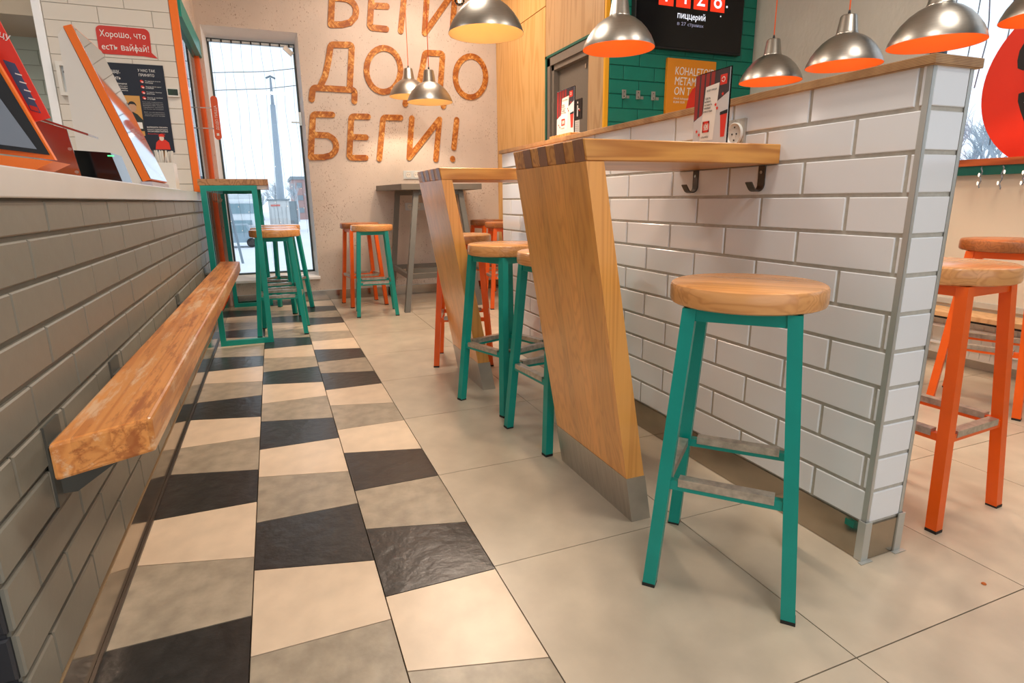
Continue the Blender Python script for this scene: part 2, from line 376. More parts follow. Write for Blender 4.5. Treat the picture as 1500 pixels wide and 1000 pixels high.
def plyedge(name):
    m, nt, p = nodes(name); L = nt.links; p.inputs['Roughness'].default_value = .55
    tc = N(nt, 'ShaderNodeTexCoord'); s = N(nt, 'ShaderNodeSeparateXYZ'); L.new(tc.outputs['Object'], s.inputs[0])
    a = N(nt, 'ShaderNodeMath', operation='MULTIPLY'); a.inputs[1].default_value = 2*math.pi/.0032; L.new(s.outputs[2], a.inputs[0])
    b = N(nt, 'ShaderNodeMath', operation='SINE'); L.new(a.outputs[0], b.inputs[0])
    n = N(nt, 'ShaderNodeTexNoise'); n.inputs['Scale'].default_value = 18; L.new(tc.outputs['Object'], n.inputs['Vector'])
    c = N(nt, 'ShaderNodeMath', operation='MULTIPLY_ADD'); c.inputs[1].default_value = .35; L.new(b.outputs[0], c.inputs[0]); L.new(n.outputs[0], c.inputs[2])
    r = N(nt, 'ShaderNodeValToRGB'); r.color_ramp.elements[0].color = srgb(134, 90, 52); r.color_ramp.elements[1].color = srgb(200, 158, 108); r.color_ramp.elements[0].position = .2; r.color_ramp.elements[1].position = .8
    L.new(c.outputs[0], r.inputs[0]); L.new(r.outputs[0], p.inputs['Base Color']); return m
M_plyedge = plyedge('plywood_edge')
M_stucco = stucco('blush_plaster', srgb(212, 198, 186), .762, srgb(166, 146, 130), .5, 95)
M_stucco2 = stucco('grey_plaster', srgb(198, 194, 184), .9, srgb(140, 134, 124), 1.0, 38)
M_osb = osb('strand_board')
M_ceil = mat('ceiling_paint', srgb(220, 214, 204), .9)
M_wpaint = mat('white_paint', srgb(248, 249, 250), .55)
M_counter = mat('white_solid_surface', srgb(218, 214, 208), .22, var=.02, scale=8)
M_glass = glass('window_glass')
M_frame = mat('dark_window_frame', srgb(60, 72, 74), .45)
M_framew = mat('pale_window_frame', srgb(206, 212, 214), .5)
M_greym = mat('grey_lacquer', srgb(118, 110, 100), .5, var=.03, scale=10)
M_greyleg = mat('grey_powder_coat', srgb(112, 110, 104), .42)
M_doorg = mat('taupe_door_lacquer', srgb(128, 116, 104), .55, var=.04, scale=30)
M_yellow = mat('yellow_edge', srgb(240, 170, 20), .5)
M_lamp = brushed('spun_aluminium', srgb(176, 172, 165), .36, (1, 1, 12), 20, .06, .02)
M_lampin = mat('orange_enamel', srgb(255, 134, 50), .5)
M_lampin2 = mat('pale_orange_enamel', srgb(255, 224, 168), .5)
M_bulb = mat('lit_bulb', (1, .75, .4, 1), emit=(1, .66, .36, 1), es=13)
M_cord = mat('orange_fabric_cord', srgb(226, 92, 30), .7)
M_red = mat('red_print', srgb(222, 48, 26), .5)
M_redsign = mat('red_sign_vinyl', srgb(200, 44, 28), .45)
M_redlogo = mat('red_window_vinyl', srgb(232, 46, 14), .5)
M_navy = mat('navy_print', srgb(20, 25, 40), .35)
M_ink = mat('black_ink', srgb(22, 20, 22), .5)
M_txt = mat('white_print', srgb(236, 232, 226), .5)
M_txtg = mat('grey_print', srgb(170, 168, 166), .5)
M_tvb = mat('black_screen_glass', srgb(8, 9, 12), .2)
M_tvred = mat('lit_red', srgb(230, 52, 20), .4, emit=srgb(235, 50, 22), es=.8)
M_tvwht = mat('lit_white', srgb(220, 225, 235), .4, emit=srgb(225, 232, 245), es=.9)
M_tvgry = mat('lit_grey', srgb(130, 130, 150), .4, emit=srgb(120, 122, 145), es=.7)
M_amber = mat('amber_print', srgb(222, 138, 20), .5)
M_acryl = glass('clear_acrylic', tint=(.96, .97, .97, 1))
M_plast = mat('white_plastic', srgb(226, 222, 214), .4)
M_chrome = mat('chrome', srgb(170, 166, 158), .22, 1)
M_darkst = mat('dark_steel_hook', srgb(96, 90, 84), .4, .8)
M_kiosk = mat('orange_kiosk_trim', srgb(246, 118, 24), .4)
M_mirror = mat('glossy_display', srgb(190, 196, 204), .04, .9)
M_snow = mat('snow', srgb(232, 236, 242), .9, var=.03, scale=.6, bump=.3)
M_bulbl = mat('fairy_bulb', (1, .9, .75, 1), emit=(1, .90, .78, 1), es=.9)
M_wire = mat('fairy_wire', srgb(120, 130, 142), .5)
# ------------------------------------------------------------------ the setting: floor
XL, XR, YB, YF, ZC = -.447, 3.6, 6.05, -2.5, 3.2
floor = struct('floor', box(B(), -3.0, 3.75, YF-.1, 6.4, -.06, -.0125), M_grout)
J = .0016
def floor_tile(pts, m):
    """tile slab from its plan polygon, joint taken off all round"""
    c = Vector((sum(p[0] for p in pts)/len(pts), sum(p[1] for p in pts)/len(pts)))
    q = []
    for x, y in pts: q.append((x-math.copysign(J, x-c.x), y-math.copysign(J, y-c.y)))
    bm = B(); prism(bm, [(x-c.x, y-c.y, 0) for x, y in q], None, (0, 0, .012))
    return piece('floor_tile', mesh('floor_tile', bm, m), (c.x, c.y, -.012), floor)
rows = [-2.5, -1.70, -1.10, -.50, .10, .70, 1.30, 1.88, 2.48, 3.09, 3.69, 4.29, 4.89, 5.49, 6.05]
cols = [.46, 1.064, 1.66, 2.26, 2.86, 3.46, 3.6]
shared = {}
for i in range(len(cols)-1):
    for j in range(len(rows)-1):
        w = round(cols[i+1]-cols[i]-2*J, 3); h = round(rows[j+1]-rows[j]-2*J, 3)
        if (w, h) not in shared: shared[(w, h)] = mesh('floor_tile', box(B(), -w/2, w/2, -h/2, h/2, 0, .012), M_large)
        piece('floor_tile', shared[(w, h)], ((cols[i]+cols[i+1])/2, (rows[j]+rows[j+1])/2, -.012), floor)
def column(x0, x1, s0, tl, tr, per, seq):
    k0 = -4
    for k in range(-4, 9):
        sa = s0+per*k; L_ = tl+per*k; R_ = tr+per*k; sb = sa+per
        for n, (a, b, c, d) in enumerate(((sa, sa, R_, L_), (L_, R_, sb, sb))):
            a, b, c, d = [min(max(v, -1.6), 6.04) for v in (a, b, c, d)]
            if max(c, d)-min(a, b) < .03 or (a >= 6.03): continue
            idx = (2*k+n) % len(seq)
            floor_tile([(x0, a), (x1, b), (x1, c), (x0, d)], {'G': M_grey, 'W': M_white, 'B': M_black}[seq[idx]])
column(XL, -.14, 1.345, 1.682, 1.600, .5875, 'GWB')
column(-.14, .167, 1.204, 1.534, 1.455, .5865, 'WBG')
column(.167, .46, 1.290, 1.622, 1.543, .589, 'BGBWGW')
# ceiling and outer walls
struct('ceiling', box(B(), -3.0, 3.75, YF-.1, 6.3, ZC, ZC+.1), M_ceil)
bm = B(); x0, x1, z0, z1 = -.414, .368, .236, 2.436
box(bm, -.55, x0, YB, YB+.32, 0, ZC); box(bm, x1, 2.42, YB, YB+.32, 0, ZC); box(bm, x0, x1, YB, YB+.32, 0, z0); box(bm, x0, x1, YB, YB+.32, z1, ZC)
wall_back = struct('wall_back', bm, M_stucco)
# reveal lining
gx0, gx1, gz0, gz1, gy = -.388, .343, .272, 2.372, 6.20
bm = B()   # splayed reveal: four tapering wedges from the wall face to the window frame
for a, b, c, d in (((x0, z0), (x0, z1), (gx0, gz1), (gx0, gz0)), ((x1, z0), (x1, z1), (gx1, gz1), (gx1, gz0)), ((x0, z1), (x1, z1), (gx1, gz1), (gx0, gz1))):
    f = [bm.verts.new((p[0], y, p[1])) for p, y in ((a, YB), (b, YB), (c, gy), (d, gy), (a, YB+.318), (b, YB+.318), (c, YB+.318), (d, YB+.318))]
    for q in ((0, 1, 2, 3), (4, 5, 6, 7), (0, 1, 5, 4), (3, 2, 6, 7), (0, 3, 7, 4), (1, 2, 6, 5)): bm.faces.new([f[i] for i in q])
obj('reveal_lining', bm, M_wpaint, wall_back)
# ------------------------------------------------------------------ far window
win1 = tag(thing('window_1', None, None, (-.02, 6.2, .236)), kind='structure')
obj('window_sill', prism(B(), [(x0, YB-.025, .216), (x0, YB-.025, .238), (x0, YB+.16, gz0+.004), (x0, YB+.26, gz0+.004), (x0, YB+.26, .216)], None, (x1-x0+.012, 0, 0)), M_wpaint, win1)
bm = B(); fy0, fy1 = 6.205, 6.26; x0, x1 = gx0-.010, gx1+.010
for a in ((x0+.01, x0+.026, gz0, gz1), (x1-.026, x1-.01, gz0, gz1), (x0+.01, x1-.01, gz0, gz0+.018), (x0+.01, x1-.01, gz1-.02, gz1)): box(bm, a[0], a[1], fy0, fy1, a[2], a[3])
obj('window_frame', bm, M_frame, win1)
obj('window_pane', box(B(), x0+.02, x1-.02, 6.23, 6.236, gz0, gz1), M_glass, win1)
bm = B(); box(bm, x1-.03, x1-.006, 6.17, 6.204, 1.66, 1.78); box(bm, x1-.10, x1-.02, 6.165, 6.18, 1.68, 1.692); obj('window_handle', bm, M_chrome, win1)
bm = B(); tube(bm, [(x0+.02, 6.17, 2.345), (x1-.02, 6.17, 2.345)], .010, 8); rail = obj('curtain_rail', bm, M_framew, win1)
for k in range(9):
    piece('rail_clip', shared.setdefault('clip', mesh('rail_clip', box(B(), -.006, .006, -.010, .010, -.014, .010), M_ink)), (x0+.05+k*.08, 6.16, 2.347), rail)
bm = B(); bar(bm, (.25, 6.145, 2.33), (.315, 6.145, 2.27), .03, .04); tag(obj('window_contact_sensor', bm, M_plast), 'small white sensor box in the top right corner of the narrow far window', 'sensor')
# ------------------------------------------------------------------ left wall: counter front
wall_left = tag(thing('wall_left', None, None, (XL, 3, 0)), kind='structure')
obj('masonry', box(B(), XL-.12, XL-.006, 1.036, 4.74, .0, .972), M_gjoint, wall_left)
pitch = .0863; jz = [.972]+[.899-pitch*k for k in range(10)]
jz[-1] = .108
for r in range(10):
    za, zb = jz[r+1], jz[r]
    ys = sorted({1.032, 4.735} | {y for y in [1.281+.2607*k-(.1303 if r % 2 else 0) for k in range(-1, 16)] if 1.09 < y < 4.70})
    for a, b in zip(ys, ys[1:]):
        w, h = round(b-a-.0045, 3), round(zb-za-.010, 3)
        key = ('g', w, h)
        if key not in shared: shared[key] = tile_mesh('brick', '+x', w, h, .009, .003, M_gbrick)
        piece('brick', shared[key], (XL-.007+random.uniform(-.0008, .0012), (a+b)/2, (za+zb)/2), wall_left)
    # the end of the counter, in a darker brick colour
    for (a, b) in (((XL-.26, XL-.004),) if r % 2 else ((XL-.13, XL-.004), (XL-.39, XL-.135))):
        w, h = round(b-a-.008, 3), round(zb-za-.009, 3)
        key = ('d', w, h)
        if key not in shared: shared[key] = tile_mesh('brick', '-y', w, h, .010, .0035, M_dbrick)
        piece('brick', shared[key], ((a+b)/2, 1.037, (za+zb)/2), wall_left)
obj('charcoal_joint', box(B(), XL-.6, XL-.012, 1.033, 1.06, 0, .972), M_dbrick, wall_left)
bl = obj('baseboard_left', box(B(), XL-.004, XL+.0025, 1.03, 6.03, .001, .104), M_plinth); tag(bl, kind='structure')
tag(obj('trim_1', box(B(), XL+.003, XL+.011, 1.03, 4.74, .0, .008), M_darkst), kind='structure')
bm = B(); box(bm, XL-.004, XL+.003, 1.03, 4.74, .104, .108); tag(obj('trim_2', bm, mat('tan_sealant', srgb(168, 142, 108), .6)), kind='structure')
tag(obj('baseboard_back', box(B(), -.42, 2.27, YB-.006, YB-.0005, .001, .095), M_plinth), kind='structure')
tag(obj('trim_3', box(B(), -.42, 2.27, YB-.012, YB-.0005, .095, .101), M_alu), kind='structure')
# ------------------------------------------------------------------ left: tiled end wall behind the counter (faces the camera)
wall_tiled = tag(thing('wall_kitchen', None, None, (-.9, 4.8, 0)), kind='structure')
obj('masonry', box(B(), -1.235, -.49, 4.757, 4.86, 0, ZC), M_grt2, wall_tiled)
for r in range(-1, 22):
    za = 1.088+.0985*r
    xs = sorted({-1.19, -.494} | {x for x in [-.60-.3*k-(.15 if r % 2 else 0) for k in range(-1, 4)] if -1.16 < x < -.50})
    for a, b in zip(xs, xs[1:]):
        w, h = round(b-a-.003, 3), .0955
        key = ('k', w)
        if key not in shared: shared[key] = tile_mesh('wall_tile', '-y', w, h, .007, .0015, mat('cream_glazed_tile', srgb(222, 214, 202), .12, rnd=.015) if 'k' not in shared else shared['k'])
        shared['k'] = shared[key].materials[0]
        piece('wall_tile', shared[key], ((a+b)/2, 4.757, za+.049), wall_tiled)
obj('corner_post', box(B(), -1.24, -1.193, 4.744, 4.87, 0, ZC), M_wpaint, wall_tiled)
wk = tag(thing('wall_recess', None, None, (-2.1, 5.5, 0)), kind='structure')
obj('masonry', box(B(), -3.0, -1.23, 5.507, 5.6, 0, ZC), M_grt2, wk)
for r in range(0, 14):
    za = 1.05+.0985*r
    xs = sorted({-2.4, -1.24} | {x for x in [-1.30-.3*k-(.15 if r % 2 else 0) for k in range(0, 4)] if -2.38 < x < -1.26})
    for a, b in zip(xs, xs[1:]):
        key = ('q', round(b-a, 3))
        if key not in shared: shared[key] = tile_mesh('wall_tile', '-y', round(b-a-.003, 3), .0955, .007, .0015, mat('pale_green_tile', srgb(190, 198, 184), .15, rnd=.02) if 'q' not in shared else shared['q'])
        shared['q'] = shared[key].materials[0]
        piece('wall_tile', shared[key], ((a+b)/2, 5.507, za+.049), wk)
tag(obj('trim_4', box(B(), -3.0, -1.24, 4.9, 5.5, 2.12, 2.5), mat('beige_soffit', srgb(200, 184, 162), .8)), kind='structure')
struct('wall_far_left', box(B(), -3.1, -3.0, YF, 5.6, 0, ZC), M_wpaint)
# ------------------------------------------------------------------ left: orange framed glass door beside the far wall
tag(obj('trim_5', box(B(), -.492, -.447, 4.745, 4.80, 0, ZC), M_kiosk, None), kind='structure')
bm = B(); box(bm, -.55, -.449, 4.80, YB, 2.30, ZC); tag(obj('wall_over_door', bm, M_stucco), kind='structure')
door = tag(thing('door_1', None, None, (-.447, 5.4, 0)), kind='structure')
obj('door_header', box(B(), -.50, -.430, 4.80, YB-.002, 2.17, 2.30), M_teal, door)
obj('door_pane', box(B(), -.474, -.466, 4.80, 5.98, .10, 2.16), M_glass, door)
obj('door_stile', box(B(), -.492, -.447, 5.97, YB-.002, 0, 2.17), M_orange, door)
obj('door_rail', box(B(), -.492, -.449, 4.80, 5.97, .0, .10), M_orange, door)
# pull handles: flat orange pill plates
def pill(y, n):
    h = thing('door_handle', n, 'handle', (-.36, y, 1.47))
    bm = B(); mp = lambda u, v, d: (u, y+d, v); stroke(bm, [(-.3535, 1.495), (-.353, 1.785)], .052, 0, .012, mp); obj('handle_plate', bm, mat('orange_handle', srgb(226, 92, 44), .4), h)
    text('lettering', 'ДОДО ПИЦЦА', (-.341, y-.001, 1.545), .034, M_txt, h, right=(0, 0, 1), up=(-1, 0, 0), width=.19)
    bm = B(); box(bm, -.363, -.345, y-.0015, y, 1.50, 1.52); box(bm, -.360, -.348, y-.0025, y-.001, 1.507, 1.513); obj('emblem', bm, M_txt, h)
    for zz in (1.56, 1.72): obj('handle_stem', tube(B(), [(-.3535, y+.012, zz), (-.3535, y+.03, zz), (-.465, y+.03, zz)], .004, 8), M_framew, h)
pill(5.66, 'orange pill-shaped pull handle with white lettering in front of the far window')
# ------------------------------------------------------------------ right half: plywood panelled wall with a taupe door (x = 2.28)
wr = tag(thing('wall_panelled', None, None, (2.3, 5, 0)), kind='structure')
obj('masonry', box(B(), 2.30, 2.42, 4.86, YB, 0, ZC), M_ink, wr)
for a, b, c, d, m in ((4.865, YB-.002, .02, 2.512, M_ply), (4.865, YB-.002, 2.520, ZC-.005, M_ply), (3.905, 4.857, 2.125, ZC-.005, M_plypale), (3.895, 4.115, .02, 2.12, M_plypale)):
    obj('plywood_panel', box(B(), 2.28, 2.298, a, b, c, d), m, wr)
obj('masonry', box(B(), 2.30, 2.42, 3.93, 4.86, 2.125, ZC), M_ink, wr)
obj('masonry', box(B(), 2.30, 2.42, 3.93, 4.1, 0, 2.125), M_ink, wr)
obj('edge_strip', box(B(), 2.279, 2.31, 3.872, 3.895, 0, ZC-.005), M_yellow, wr)
bm = B(); box(bm, 2.276, 2.30, 4.835, 4.865, 0, 2.124); box(bm, 2.276, 2.30, 4.10, 4.865, 2.106, 2.124); obj('teal_reveal', bm, mat('deep_teal_strip', srgb(0, 96, 80), .45), wr)
d2 = tag(thing('door_2', None, None, (2.33, 4.46, 0)), kind='structure')
bm = B(); box(bm, 2.283, 2.35, 4.78, 4.833, 0, 2.10); box(bm, 2.283, 2.35, 4.115, 4.833, 2.04, 2.104); box(bm, 2.30, 2.35, 4.74, 4.78, 0, 2.04); box(bm, 2.30, 2.35, 4.115, 4.78, 2.0, 2.04); obj('door_frame', bm, M_doorg, d2)
obj('door_leaf', box(B(), 2.345, 2.385, 4.115, 4.76, .01, 2.01), mat('taupe_leaf', srgb(118, 108, 96), .6, var=.04, scale=60), d2)
obj('door_backing', box(B(), 2.39, 2.42, 4.1, 4.86, 0, 2.125), M_ink, d2)
bm = B(); box(bm, 2.335, 2.345, 4.25, 4.27, 1.93, 1.96); obj('door_catch', bm, M_chrome, d2)
ws = thing('toilet_sign', 'small black toilet sign with a white figure on the taupe door', 'sign', (2.342, 4.38, 1.58))
obj('sign_plate', box(B(), 2.340, 2.3448, 4.318, 4.444, 1.575, 1.725), M_ink, ws)
bm = B(); mp = lambda u, v, d: (2.3395+d, u, v)
stroke(bm, [(4.390, 1.603), (4.388, 1.672)], .018, 0, .001, mp); stroke(bm, [(4.388, 1.655), (4.362, 1.648)], .012, 0, .0011, mp); stroke(bm, [(4.387, 1.700), (4.387, 1.699)], .016, 0, .001, mp); obj('figure', bm, M_txt, ws)
obj('red_spot', stroke(B(), [(4.357, 1.640), (4.354, 1.638)], .014, -.0005, .001, mp), M_red, ws)
nt_ = thing('paper_notice', 'white paper notice taped below the black toilet sign', 'notice', (2.343, 4.42, 1.47))
obj('sheet', box(B(), 2.3435, 2.3448, 4.360, 4.438, 1.450, 1.568), M_plast, nt_)
bm = B()
for k in range(6): box(bm, 2.3430, 2.3434, 4.37+.006*(k % 2), 4.43, 1.55-.015*k, 1.553-.015*k)
obj('printed_lines', bm, M_txtg, nt_)
# ------------------------------------------------------------------ teal brick wall with screen (y = 3.868)
wt = tag(thing('wall_teal', None, None, (2.9, 3.9, 0)), kind='structure')
obj('masonry', box(B(), 2.311, 3.6, 3.874, 3.98, 0, ZC), M_tjoint, wt)
for r in range(8, 32):
    za = 1.494+.0955*(r-15)
    if za+.09 > ZC: break
    xs = sorted({2.313, 3.598} | {x for x in [2.43+.262*k+(.131 if r % 2 else 0) for k in range(-1, 6)] if 2.35 < x < 3.56})
    for a, b in zip(xs, xs[1:]):
        key = ('t', round(b-a, 3))
        if key not in shared: shared[key] = tile_mesh('brick', '-y', round(b-a-.005, 3), .0905, .007, .003, M_tbrick)
        piece('brick', shared[key], ((a+b)/2, 3.8745+random.uniform(-.0008, .0008), za+.0477), wt)
# ------------------------------------------------------------------ window wall on the right (x = 3.6)
bm = B(); box(bm, 3.6, 3.75, 2.50, 3.98, 0, ZC); box(bm, 3.6, 3.75, YF, 2.50, 2.95, ZC); box(bm, 3.6, 3.75, YF, -.9, 0, 2.95)
wrr = struct('wall_right', bm, M_stucco2)
tag(obj('wall_below_window', box(B(), 3.6, 3.75, -.9, 2.5, 0, 1.085), mat('beige_glossy_panel', srgb(206, 196, 180), .25)), kind='structure')
win2 = tag(thing('window_2', None, None, (3.66, .8, 1.1)), kind='structure')
obj('window_sill', box(B(), 3.56, 3.75, -.9, 2.5, 1.105, 1.142, .003), wood('redwood_sill', srgb(186, 96, 48), srgb(136, 60, 26), 1, None, 1, .4), win2)
obj('sill_rail', box(B(), 3.567, 3.6, -.9, 2.5, 1.058, 1.105), mat('deep_teal_rail', srgb(0, 90, 80), .45), win2)
bm = B()
for a in ((2.44, 2.5, 1.142, 2.95), (.60, .66, 1.142, 2.95), (-.9, -.84, 1.142, 2.95)): box(bm, 3.63, 3.69, *a)
box(bm, 3.63, 3.69, -.9, 2.5, 2.89, 2.95); obj('window_frame', bm, mat('navy_frame', srgb(44, 56, 66), .5), win2)
obj('window_pane', box(B(), 3.655, 3.661, -.84, 2.44, 1.142, 2.89), M_glass, win2)
tag(obj('trim_6', box(B(), 3.585, 3.6, -.9, 2.5, .345, .375), M_alu), kind='structure')
# camera-side wall: low parapet, big shop window
bm = B(); box(bm, -3.0, 3.75, YF-.1, YF, 0, .5); box(bm, -3.0, 3.75, YF-.1, YF, 2.7, ZC); box(bm, -3.0, -2.2, YF-.1, YF, .5, 2.7); box(bm, 2.9, 3.75, YF-.1, YF, .5, 2.7)
struct('wall_front', bm, M_wpaint)
w3 = tag(thing('window_3', None, None, (.3, YF, .5)), kind='structure'); obj('window_pane', box(B(), -2.2, 2.9, YF-.05, YF-.044, .5, 2.7), M_glass, w3)
# ------------------------------------------------------------------ white tiled half-height partition
PX, PX2, PY, PY2, PZ = 1.383, 1.520, .940, 3.60, 1.243
part = thing('tiled_partition', 'half-height partition clad in white brick tiles with a plywood ledge on top', 'partition', (1.45, 2.27, 0))
obj('core', box(B(), PX+.003, PX2-.003, PY+.003, PY2-.003, 0, PZ-.002), M_grt2, part)
for r in range(12):
    za = .107+.0947*r; top = 11-r
    ys = sorted({PY+.001, PY2-.004} | {y for y in [.9655+.2925*k+(.1463 if top % 2 else 0) for k in range(0, 10)] if y < PY2-.02})
    for a, b in zip(ys, ys[1:]):
        w = round(b-a-.0105, 3)
        if w < .003: continue
        key = ('p', w)
        if key not in shared: shared[key] = tile_mesh('wall_tile', '-x', w, .0845, .0065, .0018, M_wtile)
        piece('wall_tile', shared[key], (PX+.0052, (a+b)/2, za+.0475), part)
        key = ('r', w)
        if key not in shared: shared[key] = tile_mesh('wall_tile', '+x', w, .0845, .0065, .0018, M_wtile)
        piece('wall_tile', shared[key], (PX2-.0052, (a+b)/2, za+.0475), part)
    piece('wall_tile', shared.setdefault('pe', tile_mesh('wall_tile', '-y', .114, .0845, .0065, .0018, M_wtile)), ((PX+PX2)/2, PY+.0052, za+.0475), part)
for x in (PX, PX2):
    s = 1 if x == PX else -1
    bm = B(); box(bm, x-.001*s, x+.0105*s, PY-.0015, PY, .10, PZ); box(bm, x-.0015*s, x, PY-.0015, PY+.0125, .10, PZ); obj('corner_trim', bm, M_alu, part)
bm = B(); box(bm, PX-.004, PX+.004, PY-.004, PY2, .0015, .107); obj('kick_plate', bm, M_plinth, part)
obj('kick_plate', box(B(), PX-.004, PX2+.004, PY-.004, PY+.003, .0015, .104), M_plinth, part)
obj('kick_plate', box(B(), PX2-.004, PX2+.004, PY, PY2, .0015, .104), M_plinth, part)
for x, s in ((PX-.005, 1), (PX2+.005, -1)):
    bm = B(); box(bm, x, x+.022*s, PY-.0075, PY-.004, .002, .115); box(bm, x-.003*s, x, PY-.0075, PY+.014, .002, .115)
    prism(bm, [(x-.012*s, PY-.006, .001), (x+.03*s, PY-.006, .001), (x+.03*s, PY-.018, .001), (x-.014*s, PY-.018, .001)], None, (0, 0, .0015)); obj('kick_plate_corner', bm, M_alu, part)
obj('green_tape', box(B(), PX-.0048, PX-.004, PY+.028, PY+.055, .082, .1), M_tbrick, part)
obj('plywood_ledge', box(B(), PX-.016, PX2+.012, PY-.014, PY2+.012, PZ-.0065, PZ+.0145, .0015), M_plyedge, part)
# ------------------------------------------------------------------ serving counter (left)
ct = thing('counter_top', 'long white counter slab on top of the grey brick front', 'counter', (-.85, 2.9, .972))
obj('slab', box(B(), -1.18, XL+.012, 1.0, 4.742, .9725, 1.029, .003), M_counter, ct)
# ------------------------------------------------------------------ foot bench on the grey brick wall
bench = thing('wall_bench', 'long narrow worn wooden bench fixed along the grey brick wall', 'bench', (-.30, 2.7, .515))
bm = B(); zt, zb = .580, .514
prism(bm, [(-.377, 1.098, zb), (-.242, 1.175, zb), (-.232, 4.27, zb), (-.352, 4.31, zb)], None, (0, 0, zt-zb))
bmesh.ops.bevel(bm, geom=list(bm.edges), offset=.006, segments=2, affect='EDGES', profile=.5)
obj('plank', bm, M_bench, bench, smooth=False)
for y in (1.285, 1.79, 2.99, 4.20):
    bm = B(); box(bm, XL+.001, XL+.006, y, y+.085, .385, .55)
    prism(bm, [(XL+.006, y+.03, .40), (XL+.006, y+.03, .513), (-.27, y+.03, .513), (-.27, y+.03, .500), (XL+.03, y+.03, .40)], None, (0, .006, 0)); box(bm, XL+.006, -.27, y, y+.08, .509, .5135)
    br = obj('bracket', bm, mat('bracket_grey', srgb(92, 92, 86), .45) if y < 1.3 else bpy.data.materials['bracket_grey'], bench)
    obj('bolt', tube(B(), [(XL+.006, y+.06, .42), (XL+.010, y+.06, .42)], .008, 8), M_chrome, br)
# ------------------------------------------------------------------ stools
def stool(name, label, frame, seatm, loc, rz, group='round-seated bar stools'):
    t = thing(name, label, 'stool', (0, 0, 0), 0, group); t.location = (loc[0], loc[1], 0); t.rotation_euler = (0, 0, rz)
    bm = B(); prof = [(0, .713), (.166, .713), (.1735, .717), (.176, .724), (.176, .753), (.173, .760), (.167, .763), (0, .763)]
    lathe(bm, prof, 56); obj('seat', bm, seatm, t, smooth=True, world=False)
    bm = B()
    for s in ((1, 0), (-1, 0), (0, 1), (0, -1)):
        if s[0]: box(bm, s[0]*.110-.012, s[0]*.110+.012, -.11, .11, .683, .7125)
        else: box(bm, -.098, .098, s[1]*.110-.012, s[1]*.110+.012, .683, .7125)
    obj('seat_frame', bm, frame, t, world=False)
    f = lambda z: .110+(.161-.110)*(.712-z)/.712
    for sx, sy in ((-1, -1), (1, -1), (1, 1), (-1, 1)):
        l = obj('leg', vleg(B(), (sx*f(.006), sy*f(.006), .006), (sx*f(.712), sy*f(.712), .712), .031), frame, t, world=False)
        bm = B(); box(bm, sx*f(0)-.0158, sx*f(0)+.0158, sy*f(0)-.0158, sy*f(0)+.0158, 0, .009); obj('foot_cap', bm, M_black_r, l, world=False)
    e = f(.285)-.014
    for k in range(4):
        a = k*math.pi/2; d = Vector((math.cos(a), math.sin(a), 0)); n = Vector((-d.y, d.x, 0)); c = f(.285)
        r_ = obj('foot_rail', bar(B(), n*c-d*e+Vector((0, 0, .279)), n*c+d*e+Vector((0, 0, .279)), .022, .022), frame, t, world=False)
        obj('wear_plate', bar(B(), n*c-d*(e-.02)+Vector((0, 0, .289)), n*c+d*(e-.02)+Vector((0, 0, .289)), .027, .020), M_footrail, r_, world=False, label='scuffed steel wear plate')
    return t
R = math.radians
proto = stool('bar_stool', 'teal bar stool in the foreground beside the white tiled partition', M_teal, M_seat, (1.031, 1.068), R(-48))
protoO = stool('bar_stool', 'orange bar stool with a pale seat, nearest one on the right of the partition', M_orange, M_seat, (1.857, 1.13), R(4))
protoD = stool('bar_stool', 'orange bar stool with a dark seat, at the right edge behind the pale-seated orange one', M_orange, M_seat2, (3.02, 1.60), R(20))
# small sub-tag so siblings copy cheaply
def put(src, label, x, y, deg):
    c = tree_copy(src); c.location = (x, y, 0); c.rotation_euler = (0, 0, R(deg)); c['label'] = label; return c
put(proto, 'teal bar stool half hidden behind the near slanted table leg', 1.035, 2.055, -84)
put(proto, 'teal bar stool just in front of the farther slanted table', .985, 2.53, -70.5)
put(protoO, 'orange bar stool straddling the farther slanted table leg', 1.02, 3.34, -20)
put(protoD, 'orange bar stool whose seat edge peeps out behind the partition corner', 2.84, 1.97, 35)
put(proto, 'teal bar stool left of the grey table, in front of an orange stool', .771, 5.109, -6)
protoT2 = put(protoD, 'orange bar stool by the far wall, behind the teal stool left of the grey table', .741, 5.641, 8)
put(protoD, 'orange bar stool in the far corner beside the grey table, beyond the tiled partition', 2.0, 5.62, 12)
put(protoD, 'orange bar stool half cut by the far end of the tiled partition', 1.93, 4.98, -8)
put(proto, 'nearest teal bar stool in the row by the tall narrow window', .003, 4.674, -5)
put(proto, 'middle teal bar stool in the row by the tall narrow window', .00, 5.10, 6)
put(proto, 'farthest teal bar stool in the row by the tall narrow window', .042, 5.60, 60)
